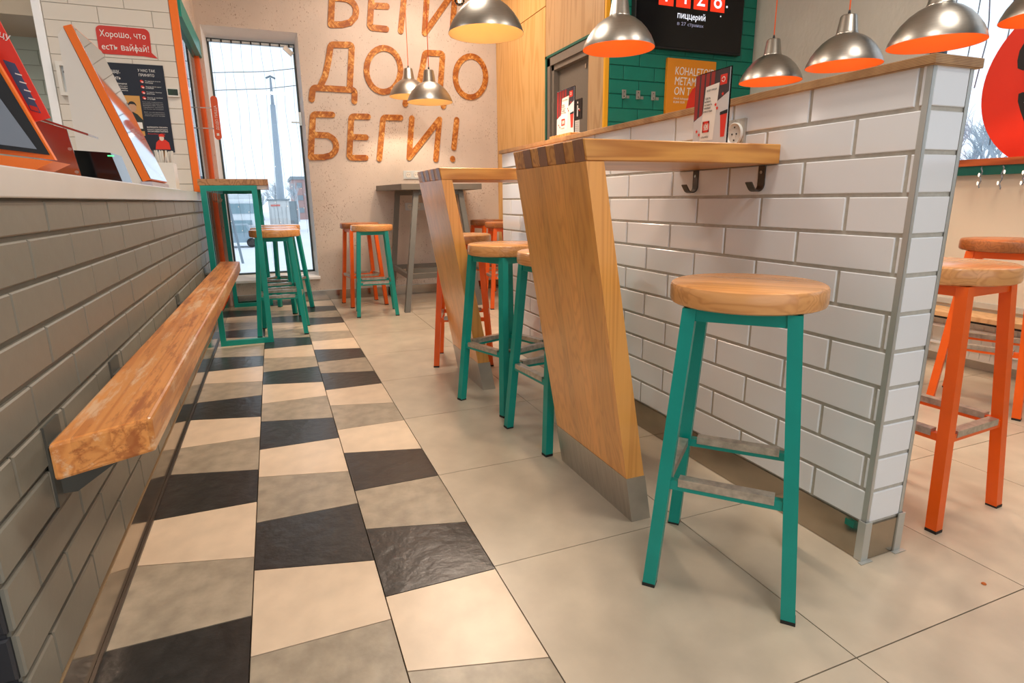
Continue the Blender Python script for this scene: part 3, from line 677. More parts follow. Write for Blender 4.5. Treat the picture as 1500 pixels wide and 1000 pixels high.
# ------------------------------------------------------------------ slanted-leg tables
def slant_table(label, y0, y1, first):
    t = thing('slanted_table', label, 'table', (.99, (y0+y1)/2, 0), 0, None)
    zt, zb = 1.105, 1.051; xo = lambda z: .735+(.925-.735)*(zt-z)/zt; xi = lambda z: .796+(.988-.796)*(zb-z)/zb
    bm = B(); prism(bm, [(xo(zb)+.001, y0, zb), (xo(zt), y0, zt), (PX-.002, y0, zt), (PX-.002, y0, zb)], None, (0, y1-y0, 0)); bmesh.ops.bevel(bm, geom=list(bm.edges), offset=.0025, segments=1, affect='EDGES')
    obj('tabletop', bm, M_slab, t)
    bm = B(); prism(bm, [(xo(.147), y0+.001, .147), (xo(zb), y0+.001, zb-.0005), (xi(zb), y0+.001, zb-.0005), (xi(.147), y0+.001, .147)], None, (0, y1-y0-.002, 0)); obj('leg', bm, M_leg, t)
    bm = B(); e = .0018; prism(bm, [(xo(0)-e, y0-e, 0), (xo(.147)-e, y0-e, .147), (xi(.147)+e, y0-e, .147), (xi(0)+e, y0-e, 0)], None, (0, y1-y0+2*e, 0)); obj('steel_shoe', bm, M_steel, t)
    n = 4; w = (y1-y0)/(2*n+.6)
    for k in range(n):   # the dark ends of the finger joint
        a = y0+w*.1+2*w*k; bm = B(); q = .0008
        prism(bm, [(xo(zt)-q, a, zt-.001), (xo(zb)-q, a, zb), (xo(zb)+.003, a, zb), (xo(zt)+.003, a, zt-.001)], None, (0, w, 0)); obj('finger_joint', bm, M_finger, t)
    return t
slant_table('near wooden table with a broad slanted slab leg, against the white partition', 1.345, 1.812, True)
slant_table('farther wooden table with a slanted slab leg, beyond two teal stools', 2.72, 3.17, False)
def coat_hook(y, label):
    h = thing('coat_hook', label, 'hook', (PX-.01, y, .98), 0, None); m = M_darkst
    bm = B(); box(bm, PX-.0055, PX-.0015, y-.013, y+.013, .992, 1.049)
    pts = [(PX-.0035+.0, .995)]+[(PX-.0235+.020*math.cos(a), .995+.020*math.sin(a)) for a in [-.25*i for i in range(1, 11)]]+[(PX-.052, 1.001)]
    for a, b in zip(pts, pts[1:]): bar(bm, (a[0], y, a[1]), (b[0], y, b[1]), .026, .0035, up=(0, 0, 1))
    obj('hook_plate', bm, m, h)
    bm = B(); tube(bm, [(PX-.0055, y, 1.03), (PX-.0072, y, 1.03)], .005, 10); obj('screw', bm, M_chrome, h)
coat_hook(1.71, 'dark steel coat hook under the near table, the one closer to the slanted leg')
coat_hook(1.408, 'dark steel coat hook under the free end of the near table')
# socket on the partition
sk = thing('power_socket', 'square steel power socket on the white tiles behind the menu card', 'socket', (PX-.008, 1.53, 1.115))
obj('cover_plate', box(B(), PX-.010, PX-.0015, 1.487, 1.572, 1.113, 1.194, .001), M_steel, sk)
bm = B(); Rm = Matrix.Rotation(-math.pi/2, 4, 'Y')
lathe(bm, [(0, .003), (.027, .003), (.0285, .006), (.032, .008), (.034, .006), (.034, 0)], 32); bmesh.ops.transform(bm, matrix=Matrix.Translation((PX-.010, 1.527, 1.150)) @ Rm, verts=bm.verts); obj('insert', bm, M_plast, sk)
bm = B()
for dy, dz in ((-.0095, 0), (.0095, 0), (0, -.018), (0, .02)): tube(bm, [(PX-.0125, 1.527+dy, 1.150+dz), (PX-.0145, 1.527+dy, 1.150+dz)], .0026, 8)
obj('contact_hole', bm, M_ink, sk)
# menu cards
def menu_card(label, X, ya, yb, za, zb, base):
    t = thing('menu_card', label, 'menu card', (X, (ya+yb)/2, za), 0, None); w = yb-ya; h = zb-za
    rt = (0, -1, 0); up = (0, 0, 1); U = lambda u, v, d=0: (X-.003-d, yb-u*w, za+v*h)
    obj('acrylic_holder', box(B(), X, X+.004, ya-.002, yb+.002, za, zb+.003), M_acryl, t)
    obj('sheet', box(B(), X-.0022, X-.0004, ya, yb, za+.001, zb), mat('card_white', srgb(206, 206, 210), .35), t)
    def poly(nm, m, pts, d=.0002): return polyplate(nm, m, t, [U(u, v, d-.0008) for u, v in pts], (.0003, 0, 0))
    poly('dark_panel', mat('card_dark', srgb(58, 44, 48), .4), [(0, 1), (1, 1), (1, .70), (.55, .56), (0, .38)])
    for k in range(4): poly('curtain_fold', bpy.data.materials.get('curtain_red') or mat('curtain_red', srgb(150, 36, 28), .5), [(.02+.15*k, 1), (.13+.15*k, 1), (.10+.15*k, .42+.035*k), (.01+.15*k, .40+.03*k)], .0004)
    poly('text_strip', M_txt, [(.33, .82), (.72, .84), (.62, .10), (.22, .10)], .0006)
    x_ = X-.0040
    def tx(b, u, v, wd): text('card_text', b, (x_, yb-u*w, za+v*h), .01, M_ink, t, right=rt, up=up, width=wd*w, ex=.0001)
    tx('ДОДО ПИЦЦА', .36, .755, .30)
    for k, b in enumerate(('ЗДЕСЬ', 'МОЖНО', 'ОСТАВИТЬ', 'ЧАЕВЫЕ', 'ИЛИ ОТЗЫВ')): tx(b, .33-.008*k, .65-.043*k, (.16, .18, .23, .2, .26)[k])
    tx('спасибо!', .27, .135, .22)
    bm = B()
    for a in ((.30, .33, .5, .36), (.30, .24, .5, .21), (.30, .36, .33, .21), (.47, .36, .5, .21)):
        y0_, y1_ = yb-a[0]*w, yb-a[2]*w; box(bm, x_, x_+.0003, y1_, y0_, za+min(a[1], a[3])*h, za+max(a[1], a[3])*h)
    for i in range(3):
        for j in range(3):
            if (i+j) % 2 == 0: box(bm, x_, x_+.0003, yb-(.36+.035*i)*w, yb-(.34+.035*i)*w, za+(.25+.03*j)*h, za+(.27+.03*j)*h)
    obj('red_stamp', bm, M_red, t)
    for (u, v) in ((.84, .68), (.65, .56), (.70, .51), (.12, .24), (.2, .19)):
        pts = []
        for i in range(10):
            a = i*math.pi/5+math.pi/2; r_ = .006 if i % 2 == 0 else .0028; pts.append((X-.0036, yb-u*w-r_*math.cos(a), za+v*h+r_*math.sin(a)))
        polyplate('star', M_red, t, pts, (.0003, 0, 0))
    poly('emblem', M_red, [(.74, .93), (.93, .93), (.93, .80), (.74, .80)], .0005)
    bm = B(); cy_, cz_ = yb-.835*w, za+.866*h; stroke(bm, [(cy_+.0065*math.cos(a*.785+.4), cz_+.0065*math.sin(a*.785+.4)) for a in range(8)], .0022, 0, .0003, lambda u, v, d: (X-.0037+d, u, v)); obj('emblem_mark', bm, M_txt, t)
    poly('cup', M_red, [(.80, .42), (.99, .42), (.95, .12), (.84, .12)], .0005); poly('cup_lid', M_ink, [(.79, .45), (1.0, .47), (1.0, .42), (.79, .41)], .0007)
    if base: obj('wooden_base', box(B(), X-.03, X+.03, ya-.02, yb+.03, za-.022, za-.0005, .002), M_slab, t)
    return t
menu_card('acrylic menu card on the near table in front of the steel socket', 1.25, 1.425, 1.573, 1.1055, 1.318, False)
menu_card('menu card in a wooden base on the partition ledge, in front of the taupe door', 1.44, 2.735, 2.925, 1.28, 1.495, True)
# ------------------------------------------------------------------ teal frame table by the window
gt = thing('window_bar_table', 'tall narrow table with teal frame and oak top by the tall window', 'table', (-.22, 5.2, 0))
obj('tabletop', box(B(), -.425, -.006, 4.33, 6.02, 1.068, 1.108, .002), M_oak, gt)
for i, y in enumerate((4.348, 5.985)):
    bm = B(); w = .034
    box(bm, -.415, -.415+w, y-w/2, y+w/2, .0, 1.0675); box(bm, -.112, -.112+w, y-w/2, y+w/2, .0, 1.0675); box(bm, -.415+w, -.112, y-w/2, y+w/2, 0, w); box(bm, -.415+w, -.112, y-w/2, y+w/2, 1.0675-w, 1.0675)
    obj('end_frame', bm, M_teal, gt)
bm = B(); box(bm, -.414, -.39, 4.365, 5.968, 1.033, 1.067); obj('side_rail', bm, M_teal, gt)
obj('white_block', box(B(), -.076, -.018, 4.345, 4.42, 1.045, 1.0675), M_plast, gt)
for k in range(3):
    y = 4.52+.16*k; t = thing('wire_hook', 'small wire hook under the teal-framed table, %s' % ('nearest of three', 'middle of three', 'farthest of three')[k], 'hook', (-.35, y, 1.0), 0, 'wire hooks under the teal table')
    bm = B(); tube(bm, [(-.36, y, 1.067), (-.36, y, .975), (-.35, y, .963), (-.335, y, .966), (-.33, y, .985)], .003, 6); obj('hook_wire', bm, M_chrome, t)
# ------------------------------------------------------------------ grey table by the far wall
g = thing('grey_table', 'tall grey table with splayed steel legs against the plaster wall', 'table', (1.42, 5.6, 0))
bm = B(); prism(bm, [(1.08, 5.28, 1.052), (1.815, 5.25, 1.052), (1.90, 6.03, 1.052), (.98, 6.03, 1.052)], None, (0, 0, .05)); obj('tabletop', bm, M_greym, g)
F = {'fl': ((1.225, 5.36), (1.02, 5.03)), 'fr': ((1.63, 5.34), (1.72, 5.12)), 'bl': ((1.17, 5.93), (1.07, 5.98)), 'br': ((1.74, 5.93), (1.84, 5.98))}
pt = lambda k, z: (F[k][1][0]+(F[k][0][0]-F[k][1][0])*z/1.052, F[k][1][1]+(F[k][0][1]-F[k][1][1])*z/1.052, z)
for k in F: obj('leg', vleg(B(), pt(k, .001), pt(k, 1.0515), .046), M_greyleg, g)
for a, b, z in (('fl', 'fr', .30), ('bl', 'br', .30), ('fl', 'bl', .30), ('fr', 'br', .30), ('fl', 'fr', 1.03), ('bl', 'br', 1.03)): obj('cross_rail', bar(B(), pt(a, z), pt(b, z), .034, .044), M_greyleg, g)
obj('cross_rail', bar(B(), (1.14, 5.55, .30), (1.70, 5.55, .30), .034, .044), M_greyleg, g)
# ------------------------------------------------------------------ wall letters
def round_path(p, r):
    p = [Vector(q) for q in p]; o = [p[0]]
    for a, b, c in zip(p, p[1:], p[2:]):
        u, v = (a-b), (c-b); k = min(r, u.length*.45, v.length*.45); u.normalize(); v.normalize()
        ang = u.angle(v)
        if ang > 2.6: o.append(b); continue
        if ang < .9: k = min(k, .012)
        A, C_ = b+u*k, b+v*k
        for i in range(5):
            t = i/4; o.append(A*(1-t)**2+b*2*t*(1-t)+C_*t*t)
    return o+[p[-1]]
LET = {"b1":[[[0.897,2.912],[0.716,2.895],[0.668,2.528],[0.768,2.537],[0.844,2.562],[0.892,2.615],[0.907,2.671],[0.889,2.724],[0.831,2.755],[0.767,2.756],[0.697,2.752]]],"e1":[[[1.223,2.909],[1.068,2.901],[1.019,2.535],[1.172,2.535]],[[1.045,2.722],[1.189,2.73]]],"g1":[[[1.536,2.934],[1.375,2.926],[1.309,2.53]]],"i1":[[[1.588,2.931],[1.541,2.531],[1.865,2.943],[1.817,2.54]]],"d2":[[[0.444,1.88],[0.464,1.981],[0.841,1.98],[0.83,1.88]],[[0.527,1.99],[0.582,2.09],[0.62,2.216],[0.654,2.36],[0.844,2.372],[0.795,1.987]]],"o2":[[[1.288,2.185],[1.281,2.141],[1.266,2.098],[1.244,2.059],[1.216,2.027],[1.184,2.001],[1.148,1.985],[1.111,1.978],[1.075,1.981],[1.042,1.994],[1.013,2.015],[0.989,2.045],[0.973,2.081],[0.964,2.121],[0.963,2.164],[0.97,2.207],[0.984,2.248],[1.006,2.286],[1.033,2.318],[1.065,2.343],[1.1,2.36],[1.136,2.368],[1.172,2.365],[1.205,2.354],[1.235,2.333],[1.259,2.304],[1.276,2.269],[1.286,2.228]]],"d3":[[[1.317,1.878],[1.337,1.954],[1.722,1.95],[1.702,1.876]],[[1.406,1.957],[1.471,2.098],[1.505,2.221],[1.538,2.356],[1.714,2.361],[1.668,1.957]]],"o3":[[[2.159,2.177],[2.154,2.133],[2.141,2.091],[2.12,2.053],[2.093,2.021],[2.062,1.996],[2.027,1.979],[1.99,1.973],[1.955,1.976],[1.921,1.989],[1.891,2.01],[1.867,2.039],[1.849,2.075],[1.839,2.115],[1.837,2.157],[1.842,2.2],[1.855,2.241],[1.875,2.278],[1.901,2.309],[1.932,2.334],[1.966,2.35],[2.002,2.358],[2.037,2.356],[2.071,2.344],[2.101,2.323],[2.126,2.295],[2.145,2.259],[2.156,2.219]]],"b3":[[[0.617,1.752],[0.444,1.749],[0.39,1.365],[0.507,1.368],[0.574,1.386],[0.621,1.426],[0.634,1.481],[0.614,1.536],[0.561,1.566],[0.417,1.569]]],"e3":[[[0.948,1.747],[0.792,1.744],[0.744,1.366],[0.9,1.368]],[[0.768,1.558],[0.915,1.557]]],"g3":[[[1.263,1.749],[1.093,1.746],[1.032,1.36]]],"i3":[[[1.375,1.749],[1.328,1.374],[1.657,1.748],[1.602,1.362]]],"x3":[[[1.837,1.751],[1.797,1.478]],[[1.78,1.373],[1.78,1.365]]]}
names = {'b1': 'Б', 'e1': 'Е', 'g1': 'Г', 'i1': 'И', 'd2': 'Д', 'o2': 'О', 'd3': 'Д', 'o3': 'О', 'b3': 'Б', 'e3': 'Е', 'g3': 'Г', 'i3': 'И', 'x3': '!'}
where = {'d2': 'first in the middle line', 'o2': 'second in the middle line', 'd3': 'in the middle line behind two lamps', 'o3': 'last in the middle line'}
for k, ss in LET.items():
    pts = [p for s in ss for p in s]; cx = (min(p[0] for p in pts)+max(p[0] for p in pts))/2; zb_ = min(p[1] for p in pts)
    lab = 'brown chipboard letter %s on the far wall, %s' % (names[k], where.get(k, {'b': 'first', 'e': 'second', 'g': 'third', 'i': 'fourth'}.get(k[0], '')+{'1': ' in the top line, cut by the frame', '3': ' in the bottom line', '2': ''}[k[1]]))
    if k == 'x3': lab = 'brown chipboard exclamation mark ending the bottom line on the far plaster wall'
    bm = B()
    if k == 'b1': ss = [ss[0][:3], ss[0][2:]]
    if k[0] == 'i': ss = [ss[0][:2], ss[0][1:3], ss[0][2:]]
    if k == 'b3': ss = [ss[0][:3], ss[0][2:]]
    for i, s in enumerate(ss):
        if k[0] == 'o':  # closed ring
            n = len(s); c = Vector((sum(p[0] for p in s)/n, sum(p[1] for p in s)/n)); V_ = []
            for p in s:
                d = (Vector(p)-c).normalized()
                V_.append([bm.verts.new((p[0]+d.x*q*.027, YB+yy, p[1]+d.y*q*.027)) for q, yy in ((-1, -.010), (1, -.010), (1, -.001), (-1, -.001))])
            for a in range(n):
                b = (a+1) % n
                for j in range(4): bm.faces.new((V_[a][j], V_[b][j], V_[b][(j+1) % 4], V_[a][(j+1) % 4]))
        else: stroke(bm, round_path(s, .030), .054, -.010-.0004*i, -.001, lambda u, v, d: (u, YB+d, v))
    o = obj('wall_letter', bm, M_osb); tag(o, lab, 'letter', 'chipboard letters on the far wall')
# sockets on the far wall
for (xa, xb, za, zb, lab) in ((1.262, 1.50, 1.17, 1.25, 'pale double socket on the far wall above the grey table'), (1.262, 1.48, .86, .935, 'pale double socket on the far wall under the grey table')):
    t = thing('wall_socket', lab, 'socket', ((xa+xb)/2, YB-.005, za)); obj('cover_plate', box(B(), xa, xb, YB-.010, YB-.0005, za, zb, .001), M_framew, t)
    for c in (xa+.05, xa+.13):
        bm = B(); lathe(bm, [(0, .002), (.024, .002), (.027, .004), (.029, 0)], 20); bmesh.ops.transform(bm, matrix=Matrix.Translation((c, YB-.010, (za+zb)/2)) @ Matrix.Rotation(math.pi/2, 4, 'X'), verts=bm.verts); q = obj('insert', bm, M_plast, t)
        bm = B(); [tube(bm, [(c+d, YB-.0118, (za+zb)/2), (c+d, YB-.0135, (za+zb)/2)], .0035, 6) for d in (-.009, .009)]; obj('contact_hole', bm, M_ink, q)
# ------------------------------------------------------------------ pendant lamps
def lamp(label, x, y, z, power, col, inner, grp='spun aluminium pendant lamps', D=.18):
    t = thing('pendant_lamp', label, 'lamp', (x, y, z), 0, grp)
    s = D/.18
    out = [(.18, 0), (.1795, .004), (.174, .022), (.160, .052), (.138, .084), (.112, .112), (.084, .133), (.064, .143), (.053, .148), (.052, .153)]
    bm = B(); lathe(bm, [(r_*s, h*s) for r_, h in out], 56); obj('shade', bm, M_lamp, t, smooth=True, world=False)
    bm = B(); lathe(bm, [(r_*s, h*s) for r_, h in ([(.1795, .0005)]+[(r_-.003, h-.002+.003) for r_, h in out[1:-1]]+[(0.0, .146)])], 56); obj('shade_lining', bm, inner, t, smooth=True, world=False)
    bm = B(); lathe(bm, [(.0525*s, .1525*s), (.050*s, .156*s), (.0385*s, .232*s), (.034*s, .238*s), (0, .239*s)], 40); obj('neck', bm, M_lamp, t, smooth=True, world=False)
    bm = B(); lathe(bm, [(.006, .238*s), (.007, .25*s), (.004, .262*s), (0, .263*s)], 12); obj('strain_relief', bm, M_ink, t, world=False)
    bm = B(); tube(bm, [(0, 0, .255*s), (0, 0, ZC-z)], .0032, 8); obj('cord', bm, M_cord, t, world=False)
    bm = B(); lathe(bm, [(0, .052), (.014, .056), (.025, .068), (.028, .082), (.023, .098), (.014, .112), (.013, .14)], 20); obj('bulb', bm, M_bulb, t, smooth=True, world=False)
    l = bpy.data.lights.new('lamp_light', 'SPOT'); l.energy = power*2.4; l.color = col; l.shadow_soft_size = .035; l.spot_size = R(116); l.spot_blend = .35
    o = bpy.data.objects.new('lamp_light', l); link(o); o.parent = t; o.location = (0, 0, .045)
warm = (1, .78, .56)
lamp('large pendant lamp with a glowing pale inside at the top middle of the frame', 1.036, 2.88, 1.729, 13, warm, M_lampin2)
lamp('pendant lamp with an orange inside in front of the ply panel and teal wall', 1.711, 2.779, 1.692, 8, warm, M_lampin)
lamp('pendant lamp with an orange inside nearest the big window, above the partition corner', 2.686, 1.832, 1.578, 7, warm, M_lampin)
lamp('middle pendant lamp of the three above the partition ledge on the right', 2.813, 2.38, 1.608, 7, warm, M_lampin)
lamp('leftmost pendant lamp of the three above the partition ledge on the right', 2.911, 2.97, 1.640, 7, warm, M_lampin)
lamp('small pendant lamp before the far wall letters, the front one of two overlapping', 1.257, 4.849, 1.717, 11, warm, M_lampin2)
lamp('small pendant lamp before the far wall letters, the back one of two overlapping', 1.263, 5.599, 1.872, 10, warm, M_lampin2)
lamp('pendant lamp cut by the right edge in front of the red window circle', 3.22, 1.71, 1.70, 5, warm, M_lampin)
# ------------------------------------------------------------------ screen on the teal wall
tv = thing('wall_screen', 'large black wall screen with red number tiles on the teal brick wall', 'screen', (2.95, 3.85, 2.0))
obj('casing', box(B(), 2.475, 3.425, 3.815, 3.866, 2.0, 2.56, .003), M_ink, tv)
obj('display', box(B(), 2.485, 3.415, 3.812, 3.8155, 2.012, 2.55), M_tvb, tv)
for xa, xb, d in ((2.662, 2.786, '1'), (2.810, 2.934, '4'), (2.962, 3.086, '2'), (3.112, 3.240, '8')):
    s_ = obj('number_tile', box(B(), xa, xb, 3.810, 3.8115, 2.275, 2.44, .0006), M_tvred, tv)
    text('digit', d, ((xa+xb)/2, 3.8095, 2.300), .15, M_tvwht, s_, align='CENTER', height=.115)
text('screen_text', 'пиццерий', (2.822, 3.810, 2.205), .06, M_tvwht, tv, width=.245, height=.058)
text('screen_text', 'в 27 странах', (2.824, 3.810, 2.160), .04, M_tvgry, tv, width=.232, height=.03)
for x, z, r_ in ((3.262, 2.318, .008), (3.21, 2.25, .005), (2.57, 2.33, .006)):
    bm = B(); lathe(bm, [(0, 0), (r_, 0), (0, .001)], 10); bmesh.ops.transform(bm, matrix=Matrix.Translation((x, 3.811, z)) @ Matrix.Rotation(math.pi/2, 4, 'X'), verts=bm.verts); obj('light_dot', bm, M_tvwht, tv)
# amber poster
ps = thing('amber_poster', 'amber poster board with white lettering on the teal brick wall', 'poster', (3.0, 3.85, 1.3))
obj('board', box(B(), 2.785, 3.225, 3.842, 3.866, 1.26, 1.948, .001), M_amber, ps)
for b, z, w in (('KOHALETOIDU', 1.838, .40), ('METAME', 1.768, .225), ('ON TASUTA', 1.70, .33)): text('poster_text', b, (2.85, 3.841, z), .08, M_txt, ps, shear=.12, width=w, height=.055, ex=.0003)
text('poster_text', 'Ainult kohapeal tellides', (2.85, 3.841, 1.668), .02, M_txt, ps, width=.2, ex=.0002); text('poster_text', 'KUNI 15.01', (2.85, 3.841, 1.642), .02, M_txt, ps, width=.1, ex=.0002)
polyplate('red_figure', M_red, ps, [(2.955, 3.8405, 1.56), (2.99, 3.8405, 1.70), (3.02, 3.8405, 1.75), (3.07, 3.8405, 1.775), (3.14, 3.8405, 1.76), (3.18, 3.8405, 1.70), (3.20, 3.8405, 1.50), (2.955, 3.8405, 1.45)], (0, .001, 0))
for i, x in enumerate((2.434, 2.553, 2.684)):
    t = thing('wall_hook', ('left', 'middle', 'right')[i]+' steel coat hook of three on the teal brick wall', 'hook', (x, 3.86, 1.65), 0, 'coat hooks on the teal wall')
    bm = B(); box(bm, x-.016, x+.016, 3.8575, 3.8655, 1.655, 1.715, .001); obj('hook_plate', bm, M_steel, t)
    bm = B(); box(bm, x-.006, x+.006, 3.812, 3.858, 1.655, 1.661); box(bm, x-.012, x+.012, 3.808, 3.813, 1.648, 1.667); obj('hook_peg', bm, M_steel, t)
    bm = B(); [tube(bm, [(x, 3.857, z), (x, 3.8558, z)], .004, 6) for z in (1.67, 1.70)]; obj('screw', bm, M_ink, t)
# ------------------------------------------------------------------ window wall extras
lc = thing('window_logo', 'big red round logo with black cartoon features on the right window', 'logo', (3.64, 1.75, 1.5))
pts = []
for i in range(72):
    a = 2*math.pi*i/72; pts.append((3.640, 1.752+.435*math.cos(a), max(1.1435, 1.5+.435*math.sin(a))))
polyplate('red_disc', M_redlogo, lc, pts, (.002, 0, 0))
sc_ = lambda l, x: [(x, y_+(.0), z_) for y_, z_ in l]
E1 = [(1.985, 1.751), (1.997, 1.735), (2.022, 1.714), (2.041, 1.67), (2.043, 1.623), (2.035, 1.585), (2.009, 1.57), (1.988, 1.576), (1.975, 1.609), (1.967, 1.646), (1.955, 1.70), (1.96, 1.745)]
polyplate('black_eye', M_ink, lc, sc_(E1, 3.6385), (.001, 0, 0))
polyplate('eye_highlight', M_redlogo, lc, sc_([(1.979, 1.715), (1.991, 1.702), (2.014, 1.664), (2.012, 1.628), (1.998, 1.614), (1.981, 1.642), (1.97, 1.663), (1.965, 1.70)], 3.6375), (.001, 0, 0))
polyplate('black_beak', M_ink, lc, sc_([(2.01, 1.459), (1.992, 1.464), (1.94, 1.445), (1.80, 1.40), (1.78, 1.26), (1.885, 1.235), (1.917, 1.263), (1.953, 1.3), (1.986, 1.37), (2.007, 1.422)], 3.6385), (.001, 0, 0))
polyplate('white_tooth', M_txt, lc, sc_([(1.979, 1.414), (1.921, 1.377), (1.84, 1.36), (1.86, 1.33), (1.916, 1.346), (1.937, 1.361), (1.964, 1.389)], 3.6375), (.001, 0, 0))
sb = thing('window_bench', 'low plywood bench under the big window with a radiator beneath', 'bench', (3.5, 1.0, 0))
obj('plywood_seat', box(B(), 3.40, 3.59, -.6, 3.0, .30, .325, .001), M_plypale, sb)
bm = B(); box(bm, 3.41, 3.43, -.6, 3.0, .288, .2995); obj('front_rail', bm, M_ink, sb)
for y in (-.3, 1.2, 2.7): obj('leg', box(B(), 3.46, 3.50, y, y+.03, 0, .2995), M_greyleg, sb)
rd = thing('radiator', 'white ribbed radiator under the low window bench', 'radiator', (3.555, 1.0, .06))
obj('body', box(B(), 3.535, 3.58, .1, 2.45, .06, .27, .003), M_plast, rd)
for k in range(44):
    y = .14+.0525*k
    piece('fin', shared.setdefault('fin', mesh('fin', box(B(), -.004, .0, -.014, .014, 0, .18), M_plast)), (3.535, y, .075), rd)
for k in range(2): obj('pipe', tube(B(), [(3.522, -.2, .225-.1*k), (3.522, 2.6, .225-.1*k)], .009, 8), M_wpaint, rd)
# fairy lights
bulb_me = mesh('bulb', lathe(B(), [(0, -.012), (.004, -.006), (.0045, .004), (.002, .010), (0, .010)], 6), M_bulbl)
def strand(label, p0, length, n, sway, axis, grp):
    t = thing('fairy_light_strand', label, 'string light', p0, 0, grp); pts = []; ph = random.uniform(0, 6)
    for i in range(13):
        z = -length*i/12; o_ = sway*math.sin(ph+i*1.3)
        pts.append((o_, 0, z) if axis == 'x' else (0, o_, z))
    obj('wire', tube(B(), pts, .001 if axis == 'x' else .0035, 4), M_wire, t, world=False)
    for i in range(n):
        z = -length*(i+.6+random.uniform(-.2, .2))/n; k = min(11, int(-z/length*12)); q = Vector(pts[k]).lerp(Vector(pts[k+1]), -z/length*12-k)
        b = bpy.data.objects.new('bulb', bulb_me); link(b); b.parent = t; d = random.choice((-1, 1))*.010
        b.scale = (.5,)*3 if axis == 'x' else (1,)*3; b.location = (q.x+(d if axis == 'x' else 0), q.y+(d if axis == 'y' else 0), z)
ordn = ['first', 'second', 'third', 'fourth', 'fifth', 'sixth', 'seventh', 'eighth', 'ninth']
for k in range(9): strand('thin string of fairy lights in the tall far window, %s from the left' % ordn[k], (-.36+k*.083, 6.22, 2.385), random.uniform(1.7, 2.05), 9, .008, 'x', 'fairy lights in the far window')
for k in range(7): strand('string of fairy lights in the big right window, %s from the wall side' % ordn[k], (3.69, 2.42-k*.085-(k % 2)*.02, 2.88), (1.02, 1.5, 1.35, 1.66, 1.2, 1.6, 1.4)[k], 12, .012, 'y', 'fairy lights in the right window')
for k in range(3): strand('short drooping fairy light below the right window sill, %s from the wall side' % ordn[k], (3.552, 2.07-.10*k, 1.10), (.11, .12, .10)[k], 2, .004, 'y', 'fairy lights below the right sill')
# ------------------------------------------------------------------ things on the tiled wall behind the counter
sp = thing('speech_bubble_sign', 'red speech bubble sign with white Cyrillic words on the cream tiles', 'sign', (-.76, 4.745, 1.9))
bm = B(); pts = []
x0, x1, z0, z1, r_ = -.925, -.628, 1.896, 2.062, .03
for cx, cz, a0 in ((x1-r_, z1-r_, 0), (x0+r_, z1-r_, 90), (x0+r_, z0+r_, 180)):
    for i in range(5): a = R(a0+i*22.5); pts.append((cx+r_*math.cos(a), 4.7495, cz+r_*math.sin(a)))
pts += [(x1-.05, 4.7495, z0), (x1+.028, 4.7495, z0-.008), (x1-.004, 4.7495, z0+.025)]
polyplate('bubble', M_redsign, sp, pts, (0, -.004, 0))
text('sign_text', 'Хорошо, что', (-.908, 4.7445, 1.998), .05, M_txt, sp, width=.255, height=.052, ex=.0003); text('sign_text', 'есть вайфай!', (-.908, 4.7445, 1.922), .05, M_txt, sp, width=.262, height=.052, ex=.0003)
po = thing('navy_poster', 'navy notice poster with white text and a portrait on the cream tiles', 'poster', (-.83, 4.745, 1.29))
obj('board', box(B(), -1.10, -.577, 4.743, 4.7495, 1.297, 1.846, .002), M_navy, po)
def pt_(b, x, z, w, h=.018, m=None, p=po): text('poster_text', b, (x, 4.7425, z), .02, m or M_txt, p, width=w, height=h, ex=.0002)
pt_('Расскажите про пиццу,', -1.08, 1.785, .25, .03); pt_('чтобы исправить', -1.02, 1.745, .19, .03)
pt_('У НАС ТАК', -.727, 1.800, .10, .017); pt_('ПРИНЯТО', -.725, 1.772, .088, .017)
for k, (a, b) in enumerate((('Не держать в печи', 'пиццу'), ('Всегда мыть руки', 'с мылом'), ('Не курить. Вообще', 'никогда'), ('Ругать за ошибки', 'и за лень'))):
    z = 1.742-.034*k; pt_(a, -.694, z, .088, .008); pt_(b, -.694, z-.011, .045, .008)
    bm = B(); stroke(bm, [(-.714, z), (-.709, z-.003)], .016, 0, .0005, lambda u, v, d: (u, 4.742+d, v)); q = obj('icon', bm, M_red, po)
    obj('icon_detail', stroke(B(), [(-.712, z-.004), (-.706, z-.006)], .006, 0, .0005, lambda u, v, d: (u, 4.7413+d, v)), M_txt, q)
for k, s in enumerate(('Если вам понравилось,', 'расскажите друзьям или', 'напишите нам. Если не', 'понравилось, напишите', 'тем более, мы исправим')): pt_(s, -.726, 1.612-.011*k, .118, .007, M_txtg)
for k, s in enumerate(('Всё, что вы напишете,', 'прочитает управляющий и', 'ответит вам в тот же день')): pt_(s, -.724, 1.548-.011*k, .118, .007, M_txtg)
for k, s in enumerate(('напишите письмо', 'нашему управляющему', 'основателю')): pt_(s, -.722, 1.452-.013*k, .12, .009)
pt_('hello@', -.722, 1.411, .1, .009, M_red)
for k, s in enumerate(('о наполнении', 'работы кухни', 'и о команде', 'ресторана')): pt_(s, -.90, 1.716-.013*k, .10, .009)
pp = plate('photo', mat('photo_ochre', srgb(206, 152, 78), .4), po, (-.838, 4.7425, 1.40), (1, 0, 0), (0, 0, 1), .10, .25)
q = polyplate('photo_head', mat('photo_skin', srgb(196, 150, 118), .5), po, [(-.788+.022*math.cos(a), 4.7418, 1.578+.03*math.sin(a)) for a in [i*math.pi/8 for i in range(16)]], (0, .0008, 0))
polyplate('photo_hair', M_ink, po, [(-.811, 4.7412, 1.585)]+[(-.788+.025*math.cos(a), 4.7412, 1.585+.03*math.sin(a)) for a in [math.pi-i*math.pi/8 for i in range(9)]]+[(-.775, 4.7412, 1.597), (-.80, 4.7412, 1.597)], (0, .0004, 0))
